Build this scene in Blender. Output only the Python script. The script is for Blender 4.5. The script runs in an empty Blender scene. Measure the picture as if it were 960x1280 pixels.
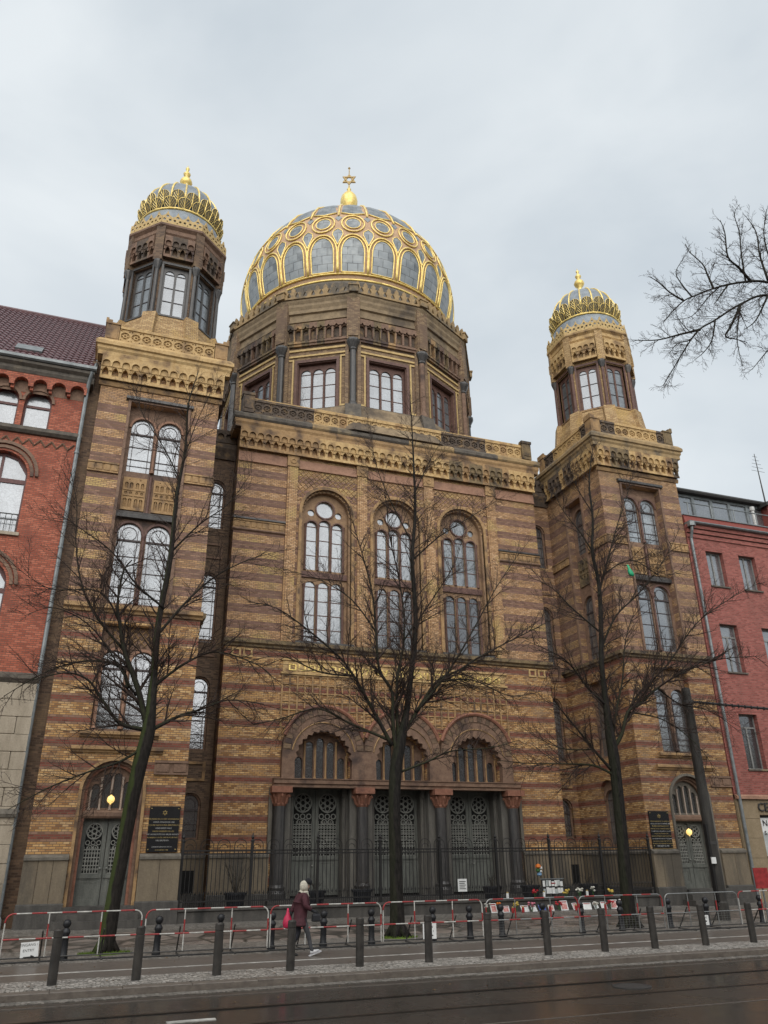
import bpy, math, random
from mathutils import Vector, Matrix, Quaternion
from mathutils.geometry import tessellate_polygon
PI = math.pi
def rad(a): return math.radians(a)
SC = bpy.context.scene
COL = SC.collection
random.seed(7)

# ------------------------------------------------------------------ camera
CAM_H = 2.0
F_PX, PITCH, YAW, ROLL = 973.8, 24.0466, -20.2601, -0.7179
CAMR = Matrix.Rotation(rad(YAW), 3, 'Z') @ Matrix.Rotation(rad(90 + PITCH), 3, 'X') @ Matrix.Rotation(rad(ROLL), 3, 'Z')
cd = bpy.data.cameras.new('camera'); cam = bpy.data.objects.new('camera', cd); COL.objects.link(cam)
cd.sensor_fit = 'VERTICAL'; cd.sensor_height = 36; cd.sensor_width = 27
cd.lens = F_PX / 1280 * 36; cd.clip_end = 9000; cd.clip_start = .05
cam.matrix_world = Matrix.Translation((0, 0, CAM_H)) @ CAMR.to_4x4()
SC.camera = cam

# ------------------------------------------------------------------ sky and sun: overcast
SUN_EL, SUN_AZ = 38, -20          # high, behind the camera, a little to the left
W = bpy.data.worlds.new('World'); SC.world = W; W.use_nodes = True
wn = W.node_tree; wn.nodes.clear()
def wnode(t): return wn.nodes.new(t)
sky = wnode('ShaderNodeTexSky'); sky.sky_type = 'NISHITA'; sky.sun_disc = False
sky.sun_elevation = rad(SUN_EL); sky.sun_rotation = rad(180 - SUN_AZ); sky.air_density = 1.5; sky.dust_density = 5
tc = wnode('ShaderNodeTexCoord')
mp = wnode('ShaderNodeMapping'); mp.inputs['Scale'].default_value = (1.2, 1.2, 2.6)
nz = wnode('ShaderNodeTexNoise'); nz.inputs['Scale'].default_value = 1.7; nz.inputs['Detail'].default_value = 5; nz.inputs['Roughness'].default_value = .5
nz.inputs['Distortion'].default_value = .3
rp = wnode('ShaderNodeValToRGB')
rp.color_ramp.elements[0].position = .33; rp.color_ramp.elements[0].color = (.57, .63, .68, 1)
rp.color_ramp.elements[1].position = .68; rp.color_ramp.elements[1].color = (.79, .835, .86, 1)
sc10 = wnode('ShaderNodeVectorMath'); sc10.operation = 'SCALE'; sc10.inputs['Scale'].default_value = 5.8
mx = wnode('ShaderNodeMixRGB'); mx.inputs[0].default_value = .93
bg = wnode('ShaderNodeBackground'); bg.inputs[1].default_value = .1
wo = wnode('ShaderNodeOutputWorld')
L = wn.links.new
L(tc.outputs['Generated'], mp.inputs[0]); L(mp.outputs[0], nz.inputs['Vector']); L(nz.outputs[0], rp.inputs[0])
L(rp.outputs[0], sc10.inputs[0]); L(sky.outputs[0], mx.inputs[1]); L(sc10.outputs[0], mx.inputs[2])
L(mx.outputs[0], bg.inputs[0]); L(bg.outputs[0], wo.inputs[0])
sd = bpy.data.lights.new('sun', 'SUN'); sd.energy = 1.5; sd.angle = rad(80); sd.color = (1, .97, .93)
sun = bpy.data.objects.new('sun', sd); COL.objects.link(sun)
sdir = Vector((math.sin(rad(SUN_AZ)) * math.cos(rad(SUN_EL)), -math.cos(rad(SUN_AZ)) * math.cos(rad(SUN_EL)), math.sin(rad(SUN_EL))))
sun.rotation_euler = sdir.to_track_quat('Z', 'Y').to_euler()
SC.view_settings.view_transform = 'Standard'; SC.view_settings.look = 'None'
SC.view_settings.exposure = 0.88; SC.view_settings.gamma = 1; SC.view_settings.use_curve_mapping = False
SC.render.engine = 'CYCLES'

def pix(x, y, Y):
    """photo pixel -> point where its ray meets the upright plane at distance Y"""
    d = CAMR @ Vector(((x - 480) / F_PX, -(y - 640) / F_PX, -1))
    return Vector((0, 0, CAM_H)) + d * (Y / d.y)

# ------------------------------------------------------------------ materials
def nmat(name):
    m = bpy.data.materials.new(name); m.use_nodes = True
    nt = m.node_tree; b = nt.nodes['Principled BSDF']
    return m, nt, b
def nd(nt, typ, ins=None, **kw):
    n = nt.nodes.new(typ)
    for k, v in kw.items(): setattr(n, k, v)
    for k, v in (ins or {}).items():
        s = n.inputs[k]
        if isinstance(v, bpy.types.NodeSocket): nt.links.new(v, s)
        elif isinstance(v, (tuple, list)) and len(v) == 3 and s.type == 'RGBA': s.default_value = (*v, 1)
        else: s.default_value = v
    return n
def mixc(nt, f, a, b, mode='MIX'):
    n = nd(nt, 'ShaderNodeMixRGB', {0: f, 1: a, 2: b}); n.blend_type = mode; return n.outputs[0]
def mth(nt, op, a, b=0.0, c=None):
    ins = {0: a, 1: b}
    if c is not None: ins[2] = c
    return nd(nt, 'ShaderNodeMath', ins, operation=op).outputs[0]
def ramp(nt, f, stops):
    n = nt.nodes.new('ShaderNodeValToRGB'); nt.links.new(f, n.inputs[0]); e = n.color_ramp.elements
    e[0].position, e[0].color = stops[0][0], (*stops[0][1], 1)
    e[1].position, e[1].color = stops[-1][0], (*stops[-1][1], 1)
    for p, c in stops[1:-1]: q = e.new(p); q.color = (*c, 1)
    return n.outputs[0]
def noise(nt, scale, detail=4, rough=.55, vec=None):
    ins = {'Scale': scale, 'Detail': detail, 'Roughness': rough}
    if vec is None: vec = nd(nt, 'ShaderNodeNewGeometry').outputs['Position']
    ins['Vector'] = vec
    return nd(nt, 'ShaderNodeTexNoise', ins).outputs[0]
def bump(nt, b, h, strength=.3, dist=.02):
    n = nd(nt, 'ShaderNodeBump', {'Strength': strength, 'Distance': dist, 'Height': h}); nt.links.new(n.outputs[0], b.inputs['Normal'])

def stone(name, c1, c2, scale=3., rough=.8, c3=None, t3=.62, bumps=.35, streak=False, spec=.3, metal=0, c3scale=.7):
    m, nt, b = nmat(name)
    pos = nd(nt, 'ShaderNodeNewGeometry').outputs['Position']
    if streak: pos = nd(nt, 'ShaderNodeMapping', {'Vector': pos, 'Scale': (1, 1, .22)}).outputs[0]
    n1 = noise(nt, scale, 6, .65, pos)
    c = ramp(nt, n1, [(.32, c1), (.68, c2)])
    if c3:
        n2 = noise(nt, c3scale, 5, .6, pos)
        f = ramp(nt, n2, [(t3 - .07, (0, 0, 0)), (t3 + .07, (1, 1, 1))])
        c = mixc(nt, f, c, c3)
    n3 = noise(nt, 22, 3, .6)
    c = mixc(nt, .35, c, ramp(nt, n3, [(.3, (.45, .45, .45)), (.7, (1, 1, 1))]), 'MULTIPLY')
    nt.links.new(c, b.inputs['Base Color']); b.inputs['Roughness'].default_value = rough
    b.inputs['Specular IOR Level'].default_value = spec; b.inputs['Metallic'].default_value = metal
    if bumps: bump(nt, b, mth(nt, 'ADD', n3, n1), bumps, .02)
    return m

def wall_uv(nt):
    g = nd(nt, 'ShaderNodeNewGeometry')
    cr = nd(nt, 'ShaderNodeVectorMath', {0: g.outputs['True Normal'], 1: (0, 0, -1)}, operation='CROSS_PRODUCT')
    u = nd(nt, 'ShaderNodeVectorMath', {0: cr.outputs[0], 1: g.outputs['Position']}, operation='DOT_PRODUCT').outputs['Value']
    z = nd(nt, 'ShaderNodeSeparateXYZ', {0: g.outputs['Position']}).outputs[2]
    return u, z, g.outputs['Position']

def brick(name, light, dark=None, duty=None, row=.0735, mortar=(.13, .09, .06), rough=.75, patch=None, low=None, bw=.20, grime=(.10, .075, .06), grime_t=.62):
    """face brick; light/dark = lists of brick tones; duty(z) given as (z0, duty_low, duty_high): broad stripes of dark brick"""
    m, nt, b = nmat(name)
    u, z, pos = wall_uv(nt)
    vec = nd(nt, 'ShaderNodeCombineXYZ', {0: u, 1: z}).outputs[0]
    bt = nd(nt, 'ShaderNodeTexBrick', {'Vector': vec, 'Color1': (0, 0, 0), 'Color2': (1, 1, 1), 'Mortar': (.5, .5, .5), 'Scale': 1.0,
            'Mortar Size': .010, 'Mortar Smooth': .3, 'Bias': 0.0, 'Brick Width': bw, 'Row Height': row})
    rnd, mf = bt.outputs['Color'], bt.outputs['Fac']
    n = len(light)
    lc = ramp(nt, rnd, [(.08 + .84 * i / (n - 1), c) for i, c in enumerate(light)])
    big = noise(nt, .55, 5, .6, pos)
    if patch:
        lc = mixc(nt, ramp(nt, big, [(.52, (0, 0, 0)), (.62, (1, 1, 1))]), lc, mixc(nt, .75, lc, patch))
    if low:      # glazed golden brick of the lower storeys
        f = ramp(nt, mth(nt, 'DIVIDE', z, 20.), [(.515, (1, 1, 1)), (.535, (0, 0, 0))])
        lowc = ramp(nt, rnd, [(.08 + .84 * i / (len(low) - 1), c) for i, c in enumerate(low)])
        lc = mixc(nt, f, lc, lowc)
    if dark:      # stretches where browner bricks were laid or old glaze has gone
        an = nd(nt, 'ShaderNodeMapping', {'Vector': pos, 'Scale': (.55, .55, 2.6)}).outputs[0]
        wm = ramp(nt, mth(nt, 'ADD', noise(nt, 1.0, 5, .65, an), mth(nt, 'MULTIPLY', mth(nt, 'SUBTRACT', rnd, .5), .22)), [(.55, (0, 0, 0)), (.63, (.55, .55, .55))])
        lc = mixc(nt, wm, lc, (.20, .112, .075))
    col = lc
    if dark:
        crs = mth(nt, 'FLOOR', mth(nt, 'DIVIDE', z, row))
        t = mth(nt, 'MODULO', mth(nt, 'ADD', crs, 100.0), 10.0)
        hi = mth(nt, 'GREATER_THAN', z, 10.45)
        t2 = mth(nt, 'MODULO', mth(nt, 'ADD', t, mth(nt, 'SUBTRACT', 18.0, mth(nt, 'MULTIPLY', mth(nt, 'SUBTRACT', 1.0, hi), 4.0))), 10.0)
        tn = mth(nt, 'DIVIDE', mth(nt, 'ADD', t2, .5), 10.)
        def steps(st_):
            n_ = nt.nodes.new('ShaderNodeValToRGB'); nt.links.new(tn, n_.inputs[0]); cr = n_.color_ramp; cr.interpolation = 'CONSTANT'
            cr.elements[0].position = 0; cr.elements[0].color = (*st_[0][1], 1); cr.elements[1].position = st_[1][0]; cr.elements[1].color = (*st_[1][1], 1)
            for p_, c_ in st_[2:]: e_ = cr.elements.new(p_); e_.color = (*c_, 1)
            return n_.outputs[0]
        o_ = (0, 0, 0)
        lowp = steps([(0, (.85, 0, 0)), (.1, (0, 1, 0)), (.3, (.85, 0, 0)), (.4, o_), (.6, (.2, 0, 0)), (.7, o_)])
        hip = steps([(0, (1, 0, 0)), (.2, (.8, 0, 0)), (.3, (1, 0, 0)), (.5, o_), (.7, (.16, 0, 0)), (.8, o_)])
        sp_ = nd(nt, 'ShaderNodeSeparateXYZ', {0: mixc(nt, hi, lowp, hip)})
        topz = mth(nt, 'LESS_THAN', z, 19.25)
        dc = ramp(nt, rnd, [(.08 + .84 * i / (len(dark) - 1), c) for i, c in enumerate(dark)])
        rc = ramp(nt, rnd, [(.1, (.15, .04, .027)), (.9, (.24, .075, .048))])
        col = mixc(nt, mth(nt, 'MULTIPLY', sp_.outputs[0], topz), lc, dc)
        col = mixc(nt, mth(nt, 'MULTIPLY', sp_.outputs[1], topz), col, rc)
    st = nd(nt, 'ShaderNodeMapping', {'Vector': pos, 'Scale': (1, 1, .3)}).outputs[0]
    gr = noise(nt, 1.1, 6, .65, st)
    col = mixc(nt, ramp(nt, gr, [(grime_t - .1, (0, 0, 0)), (grime_t + .14, (.55, .55, .55))]), col, grime)
    fine = noise(nt, 60, 2, .5, pos)
    col = mixc(nt, .3, col, ramp(nt, fine, [(.3, (.5, .5, .5)), (.7, (1, 1, 1))]), 'MULTIPLY')
    col = mixc(nt, mf, col, mortar)
    nt.links.new(col, b.inputs['Base Color']); b.inputs['Roughness'].default_value = rough; b.inputs['Specular IOR Level'].default_value = .35
    bump(nt, b, mth(nt, 'ADD', mth(nt, 'MULTIPLY', mf, -1.), mth(nt, 'MULTIPLY', rnd, .35)), .5, .012)
    return m

def plain(name, c, rough=.6, metal=0., spec=.4, emit=None, estr=0, nscale=None, var=.25, coat=0):
    m, nt, b = nmat(name)
    b.inputs['Base Color'].default_value = (*c, 1); b.inputs['Roughness'].default_value = rough
    b.inputs['Metallic'].default_value = metal; b.inputs['Specular IOR Level'].default_value = spec
    b.inputs['Coat Weight'].default_value = coat
    n = noise(nt, nscale or 9, 5, .6)
    f = ramp(nt, n, [(.3, (1 - 2 * var,) * 3), (.7, (1, 1, 1))])
    nt.links.new(mixc(nt, 1.0, (*c, 1)[:3], f, 'MULTIPLY'), b.inputs['Base Color'])
    if emit:
        b.inputs['Emission Color'].default_value = (*emit, 1); b.inputs['Emission Strength'].default_value = estr
    return m

def glass(name, tint, refl, rough=.06, wav=.25, blinds=None):
    """window pane: pale tints hold painted sky reflection and curtains, dark ones a room"""
    m, nt, b = nmat(name)
    n = noise(nt, 1.1, 5, .65); n2 = noise(nt, 11, 3, .6)
    c = mixc(nt, ramp(nt, n, [(.35, (0, 0, 0)), (.65, (1, 1, 1))]), tint, tuple(t * .45 for t in tint))
    vo = nd(nt, 'ShaderNodeTexVoronoi', {'Vector': nd(nt, 'ShaderNodeNewGeometry').outputs['Position'], 'Scale': 7.0}, feature='DISTANCE_TO_EDGE').outputs['Distance']
    c = mixc(nt, ramp(nt, vo, [(.02, (.5, .5, .5)), (.10, (0, 0, 0))]), c, tuple(t * .25 for t in tint))
    c = mixc(nt, .5, c, ramp(nt, n2, [(.3, (.45, .45, .45)), (.7, (1.1, 1.1, 1.1))]), 'MULTIPLY')
    nt.links.new(c, b.inputs['Base Color']); b.inputs['Roughness'].default_value = .5
    g = nd(nt, 'ShaderNodeBsdfGlossy', {'Color': (.92, .95, 1.0), 'Roughness': rough})
    mxs = nd(nt, 'ShaderNodeMixShader', {0: refl, 1: b.outputs[0], 2: g.outputs[0]})
    bp = nd(nt, 'ShaderNodeBump', {'Strength': wav, 'Distance': .01, 'Height': n2}); nt.links.new(bp.outputs[0], g.inputs['Normal'])
    nt.links.new(mxs.outputs[0], nt.nodes['Material Output'].inputs['Surface'])
    return m

YL = [(.30, .165, .078), (.43, .25, .12), (.47, .275, .135), (.51, .305, .152), (.60, .385, .215)]
YLOW = [(.26, .125, .046), (.43, .232, .084), (.50, .285, .106), (.56, .335, .136), (.67, .445, .21)]
DK = [(.15, .076, .056), (.195, .104, .077), (.215, .116, .087), (.26, .145, .11)]
M = {}
M['brick'] = brick('striped face brick', YL, DK, True, patch=(.5, .36, .13), low=YLOW)
M['brick_right'] = brick('striped face brick, weathered', [tuple(c * .92 for c in t) for t in YL], DK, True, patch=(.42, .28, .12), low=[tuple(c * .85 for c in t) for t in YLOW], grime_t=.56)
M['brick_plain'] = brick('yellow face brick', YL, patch=(.5, .36, .13))
M['brick_gold'] = brick('golden face brick', [(.36, .225, .10), (.47, .31, .145), (.56, .39, .19)], patch=(.55, .36, .12), grime_t=.66)
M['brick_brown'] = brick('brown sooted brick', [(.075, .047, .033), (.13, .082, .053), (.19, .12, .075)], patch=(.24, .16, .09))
M['brick_drum'] = brick('mixed drum brick', [(.16, .10, .062), (.25, .165, .095), (.36, .25, .14)], patch=(.16, .10, .07), grime_t=.55)
M['terra_gold'] = stone('golden terracotta', (.38, .24, .10), (.62, .44, .215), 6, .7, c3=(.20, .125, .065), t3=.58, c3scale=1.5)
M['terra_ochre'] = stone('ochre terracotta', (.28, .17, .08), (.44, .285, .14), 6, .75, c3=(.13, .085, .055), t3=.56, c3scale=1.5)
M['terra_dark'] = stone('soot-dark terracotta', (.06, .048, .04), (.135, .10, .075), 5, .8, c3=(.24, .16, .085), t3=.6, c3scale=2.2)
M['terra_green'] = stone('olive-dark terracotta', (.12, .09, .055), (.25, .18, .095), 6, .8, c3=(.06, .047, .038), t3=.55, c3scale=2.)
M['terra_brown'] = stone('brown terracotta', (.14, .084, .058), (.245, .155, .105), 5, .7, c3=(.06, .04, .035), t3=.62)
M['terra_tan'] = stone('tan terracotta', (.23, .145, .085), (.34, .22, .13), 6, .75, c3=(.17, .105, .07))
M['drum_stone'] = stone('brown-grey drum stone', (.19, .14, .088), (.33, .25, .155), 3, .8, c3=(.10, .078, .058), t3=.56, c3scale=.5)
M['terra_pink'] = stone('pink terracotta', (.27, .15, .10), (.38, .22, .15), 5, .75, c3=(.20, .115, .08))
M['terra_red'] = stone('red terracotta', (.20, .085, .055), (.30, .14, .09), 6, .7, c3=(.10, .05, .04))
M['frame_red'] = stone('dark red window stone', (.09, .047, .039), (.165, .092, .072), 5, .55, bumps=.2)
M['granite_dark'] = stone('dark polished granite', (.028, .027, .028), (.075, .07, .066), 9, .38, c3=(.11, .095, .08), t3=.68, bumps=.1, streak=True, spec=.5)
M['stone_grey'] = stone('weathered grey stone', (.10, .09, .075), (.19, .17, .14), 4, .85, c3=(.06, .055, .05), streak=True)
M['stone_jamb'] = stone('dark grey door jamb stone', (.085, .08, .074), (.16, .15, .13), 4, .8, c3=(.035, .033, .03), streak=True)
M['plinth'] = stone('tan plinth stone', (.155, .125, .09), (.235, .19, .13), 3, .8, c3=(.09, .078, .062), t3=.56, streak=True)
M['base'] = stone('dark base granite', (.055, .052, .048), (.10, .093, .084), 5, .6, c3=(.03, .03, .028), streak=True)
M['slab_dark'] = stone('dark ledge stone', (.07, .062, .055), (.15, .13, .105), 4, .8, c3=(.24, .19, .12), t3=.64)
M['slab_gold'] = stone('ochre ledge stone', (.26, .18, .095), (.40, .28, .14), 4, .75, c3=(.12, .10, .075), t3=.56, streak=False)
M['pane_bright'] = glass('leaded glass with painted sky tone', (.32, .355, .38), .15, .1, .5)  # sky reflection painted into the pale tint; doubles as white curtains
M['pane_grey'] = glass('grey textured glass', (.215, .24, .255), .15, .1, .5)
M['pane_mid'] = glass('grey leaded glass', (.12, .128, .132), .24, .09, .5)
M['pane_dark'] = glass('dark glass', (.03, .031, .033), .16, .07, .5)
M['pane_drum'] = glass('lantern glass', (.19, .215, .23), .14, .08, .4)
M['lead'] = plain('lead glazing bar', (.07, .055, .055), .6)
M['frame_white'] = plain('white painted frame', (.62, .62, .60), .5)
M['frame_brown'] = plain('brown window frame', (.13, .05, .045), .5)
M['door'] = stone('patinated bronze door', (.075, .08, .072), (.15, .155, .135), 6, .55, c3=(.035, .035, .032), streak=True, spec=.5)
M['door_grille'] = stone('door grille metal', (.17, .175, .16), (.29, .29, .26), 8, .5, bumps=.1)
M['iron'] = plain('black wrought iron', (.018, .017, .017), .5)
M['iron_grey'] = plain('grey painted steel', (.05, .048, .046), .55)
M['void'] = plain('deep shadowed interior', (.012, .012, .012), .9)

def gold_mat():
    m, nt, b = nmat('gilding')
    n = noise(nt, 6, 4)
    st = nd(nt, 'ShaderNodeMapping', {'Vector': nd(nt, 'ShaderNodeNewGeometry').outputs['Position'], 'Scale': (1, 1, .35)}).outputs[0]
    c = mixc(nt, ramp(nt, noise(nt, 2.3, 6, .7, st), [(.48, (0, 0, 0)), (.72, (.55, .55, .55))]), ramp(nt, n, [(.3, (.76, .54, .14)), (.7, (.95, .76, .30))]), (.30, .20, .08))
    nt.links.new(c, b.inputs['Base Color'])
    b.inputs['Metallic'].default_value = .35; b.inputs['Roughness'].default_value = .38
    return m
M['gold'] = gold_mat()
M['gold_pale'] = stone('pale gilded terracotta', (.42, .29, .12), (.60, .44, .2), 6, .6)
M['dome_band'] = stone('pinkish dome band', (.42, .27, .17), (.58, .40, .25), 6, .6, bumps=.1)
def dome_tiles():
    m, nt, b = nmat('dome scale plates')
    g = nd(nt, 'ShaderNodeTexCoord').outputs['UV']
    bt = nd(nt, 'ShaderNodeTexBrick', {'Vector': g, 'Color1': (.12, .135, .145), 'Color2': (.25, .275, .29), 'Mortar': (.05, .055, .06), 'Scale': 1.,
            'Mortar Size': .018, 'Brick Width': .62, 'Row Height': .55, 'Bias': -.1})
    n = noise(nt, 2.2, 5)
    c = mixc(nt, ramp(nt, n, [(.4, (0, 0, 0)), (.7, (.6, .6, .6))]), bt.outputs['Color'], (.34, .36, .36))
    nt.links.new(c, b.inputs['Base Color']); b.inputs['Roughness'].default_value = .42; b.inputs['Metallic'].default_value = .25
    return m
M['dome_pane'] = dome_tiles()
M['dome_lead'] = stone('grey dome lead', (.17, .195, .22), (.30, .335, .365), 3, .5, metal=.2, bumps=.1)

# ------------------------------------------------------------------ mesh builder
def area2(p):
    return sum(p[i][0] * p[(i + 1) % len(p)][1] - p[(i + 1) % len(p)][0] * p[i][1] for i in range(len(p)))
class G:
    def __init__(s): s.v = []; s.f = []; s.uv = None
    def add(s, vs, fs):
        b = len(s.v); s.v += [tuple(v) for v in vs]; s.f += [tuple(i + b for i in f) for f in fs]; return s
    def box(s, x0, x1, y0, y1, z0, z1):
        return s.add([(x0, y0, z0), (x1, y0, z0), (x1, y1, z0), (x0, y1, z0), (x0, y0, z1), (x1, y0, z1), (x1, y1, z1), (x0, y1, z1)],
                     [(0, 1, 5, 4), (1, 2, 6, 5), (2, 3, 7, 6), (3, 0, 4, 7), (4, 5, 6, 7), (3, 2, 1, 0)])
    def wedge(s, x0, x1, y0, y1, z0, z1, yt):
        """box whose top edge at the front leans back to yt"""
        return s.add([(x0, y0, z0), (x1, y0, z0), (x1, y1, z0), (x0, y1, z0), (x0, yt, z1), (x1, yt, z1), (x1, y1, z1), (x0, y1, z1)],
                     [(0, 1, 5, 4), (1, 2, 6, 5), (2, 3, 7, 6), (3, 0, 4, 7), (4, 5, 6, 7), (3, 2, 1, 0)])
    def plate(s, outer, holes=(), y0=0., y1=.1, back=False):
        """upright slab in the xz plane, front at y0, with openings"""
        outer = list(outer)
        if area2(outer) < 0: outer.reverse()
        hs = []
        for h in holes:
            h = list(h)
            if area2(h) > 0: h.reverse()
            hs.append(h)
        loops = [outer] + hs
        flat = [p for l in loops for p in l]
        tri = tessellate_polygon([[Vector((p[0], p[1], 0)) for p in l] for l in loops])
        n = len(flat); vs = [(p[0], y0, p[1]) for p in flat] + [(p[0], y1, p[1]) for p in flat]
        fs = []
        for t in tri:
            a = area2([flat[i] for i in t])
            if abs(a) < 1e-10: continue
            t = t if a > 0 else t[::-1]
            fs.append(tuple(t))
            if back: fs.append(tuple(i + n for i in t[::-1]))
        k = 0
        for l in loops:
            m = len(l)
            for i in range(m):
                a, b = k + i, k + (i + 1) % m
                fs.append((a, a + n, b + n, b))
            k += m
        return s.add(vs, fs)
    def tube(s, pts, r, n=5, cap=True):
        pts = [Vector(p) for p in pts]; m = len(pts)
        rr = r if isinstance(r, (list, tuple)) else [r] * m
        t0 = (pts[1] - pts[0]).normalized()
        ref = Vector((0, 0, 1)) if abs(t0.z) < .9 else Vector((1, 0, 0))
        nrm = t0.cross(ref).normalized(); vs = []
        for i in range(m):
            t = (pts[min(i + 1, m - 1)] - pts[max(i - 1, 0)])
            t = t.normalized() if t.length > 1e-9 else t0
            nrm = nrm - t * nrm.dot(t)
            nrm = nrm.normalized() if nrm.length > 1e-6 else t.orthogonal().normalized()
            bn = t.cross(nrm)
            for k in range(n):
                a = 2 * PI * k / n
                vs.append(pts[i] + (nrm * math.cos(a) + bn * math.sin(a)) * rr[i])
        fs = [(i * n + k, i * n + (k + 1) % n, (i + 1) * n + (k + 1) % n, (i + 1) * n + k) for i in range(m - 1) for k in range(n)]
        if cap and n > 2: fs += [tuple(range(n))[::-1], tuple((m - 1) * n + k for k in range(n))]
        return s.add(vs, fs)
    def lathe(s, prof, n=24, cx=0., cy=0., a0=0., cap=True):
        vs = [(cx + r * math.sin(a0 + 2 * PI * k / n), cy - r * math.cos(a0 + 2 * PI * k / n), z) for r, z in prof for k in range(n)]
        m = len(prof)
        fs = [(i * n + k, i * n + (k + 1) % n, (i + 1) * n + (k + 1) % n, (i + 1) * n + k) for i in range(m - 1) for k in range(n)]
        if cap: fs += [tuple(range(n))[::-1], tuple((m - 1) * n + k for k in range(n))]
        return s.add(vs, fs)
    def rect_ring(s, x0, x1, y0, y1, prof, cap=True):
        vs = []
        for o, z in prof: vs += [(x0 - o, y0 - o, z), (x1 + o, y0 - o, z), (x1 + o, y1 + o, z), (x0 - o, y1 + o, z)]
        m = len(prof)
        fs = [(i * 4 + k, i * 4 + (k + 1) % 4, (i + 1) * 4 + (k + 1) % 4, (i + 1) * 4 + k) for i in range(m - 1) for k in range(4)]
        if cap: fs += [(3, 2, 1, 0), tuple((m - 1) * 4 + k for k in range(4))]
        return s.add(vs, fs)
    def mould(s, x0, x1, prof):
        """profile of (y,z) points, front outline from bottom to top, run along x"""
        m = len(prof)
        vs = [(x0, y, z) for y, z in prof] + [(x1, y, z) for y, z in prof]
        fs = [(i, i + m, i + m + 1, i + 1) for i in range(m - 1)] + [(m - 1, 2 * m - 1, m, 0), tuple(range(m))[::-1], tuple(range(m, 2 * m))]
        return s.add(vs, fs)
    def ring(s, cx, cz, r0, r1, y0, y1, n=14):
        return s.plate(circ(cx, cz, r1, n), [circ(cx, cz, r0, n)], y0, y1)
    def mesh(s, name, smooth=False):
        me = bpy.data.meshes.new(name); me.from_pydata(s.v, [], s.f); me.update()
        if smooth: me.polygons.foreach_set('use_smooth', [True] * len(me.polygons))
        return me
def rect(x0, x1, z0, z1): return [(x0, z0), (x1, z0), (x1, z1), (x0, z1)]
def circ(cx, cz, r, n=14): return [(cx + r * math.cos(2 * PI * k / n), cz + r * math.sin(2 * PI * k / n)) for k in range(n)]
def arch(x0, x1, z0, zs, n=8, rise=None):
    c, r = (x0 + x1) / 2, (x1 - x0) / 2; h = rise or r
    return [(x0, z0), (x1, z0)] + [(c + r * math.cos(PI * k / n), zs + h * math.sin(PI * k / n)) for k in range(n + 1)]

def root(name, label, cat, loc=(0, 0, 0), group=None):
    o = bpy.data.objects.new(name, None); COL.objects.link(o); o.location = loc; o.empty_display_size = .2
    o['label'] = label; o['category'] = cat
    if group: o['group'] = group
    return o
def tag(o, label, cat, group=None):
    o['label'] = label; o['category'] = cat
    if group: o['group'] = group
    return o
def mk(name, g, mat, parent=None, loc=(0, 0, 0), rz=0., smooth=False, label=None, kind=None):
    me = g if isinstance(g, bpy.types.Mesh) else g.mesh(name, smooth)
    if not me.materials: me.materials.append(M[mat] if isinstance(mat, str) else mat)
    o = bpy.data.objects.new(name, me); COL.objects.link(o)
    o.rotation_euler.z = rz; o.location = loc
    if parent:
        o.parent = parent
        if parent.parent is None: o.location = Vector(loc) - parent.location
    if label: o['label'] = label
    if kind: o['kind'] = kind
    return o
def dup(o, parent, loc=None, rz=None):
    """copy of a thing or part with copies of its parts"""
    c = o.copy(); COL.objects.link(c); c.parent = parent
    if loc is not None: c.location = Vector(loc) - (parent.location if parent and parent.parent is None else Vector())
    if rz is not None: c.rotation_euler.z = rz
    for ch in list(o.children): dup(ch, c)
    return c

# ------------------------------------------------------------------ windows
def window(par, F, outer, holes, y, th, fmat, pmat, leads=0, extra=None, barmat='lead'):
    """frame plate with openings; every opening gets its pane; glazing bars are one piece per window"""
    w = mk('window', G().plate(outer, holes, y, y + th), fmat, par, F[0], F[1])
    gb = G(); yb = y + th - .06
    for h in holes:
        mk('pane', G().plate(h, [], y + th - .035, y + th), pmat, w)
        xs = [p[0] for p in h]; zs = [p[1] for p in h]; x0, x1, z0, z1 = min(xs), max(xs), min(zs), max(zs); wd = x1 - x0
        if leads and z1 - z0 > wd * 1.2:
            zz = z1 - wd / 2
            if leads >= 2:
                gb.ring(x0 + wd / 2, zz + wd * .02, wd * .30, wd * .30 + .025, yb, yb + .03, 12)
                gb.box(x0, x1, yb - .03, yb + .03, zz - wd * .34, zz - wd * .34 + .07)
                for q in (.14, .86): gb.box(x0 + wd * q - .012, x0 + wd * q + .012, yb, yb + .03, z0, zz + wd * .2)
                k = max(2, round((zz - z0) / .62))
            else:
                k = max(2, round((zz - z0) / .75)) if leads == 1 else 1
            for i in range(1, k + (leads == 1)):
                z = z0 + (zz - wd * (.34 if leads >= 2 else 0) - z0) * i / k
                gb.box(x0, x1, yb, yb + .03, z - .016, z + .016)
            if leads >= 2:
                gb.box(x0, x1, yb, yb + .03, z0 + .25, z0 + .275)
    if extra: extra(gb, yb)
    if gb.v: mk('glazing_bar', gb, barmat, w, kind='stuff')
    return w

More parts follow.
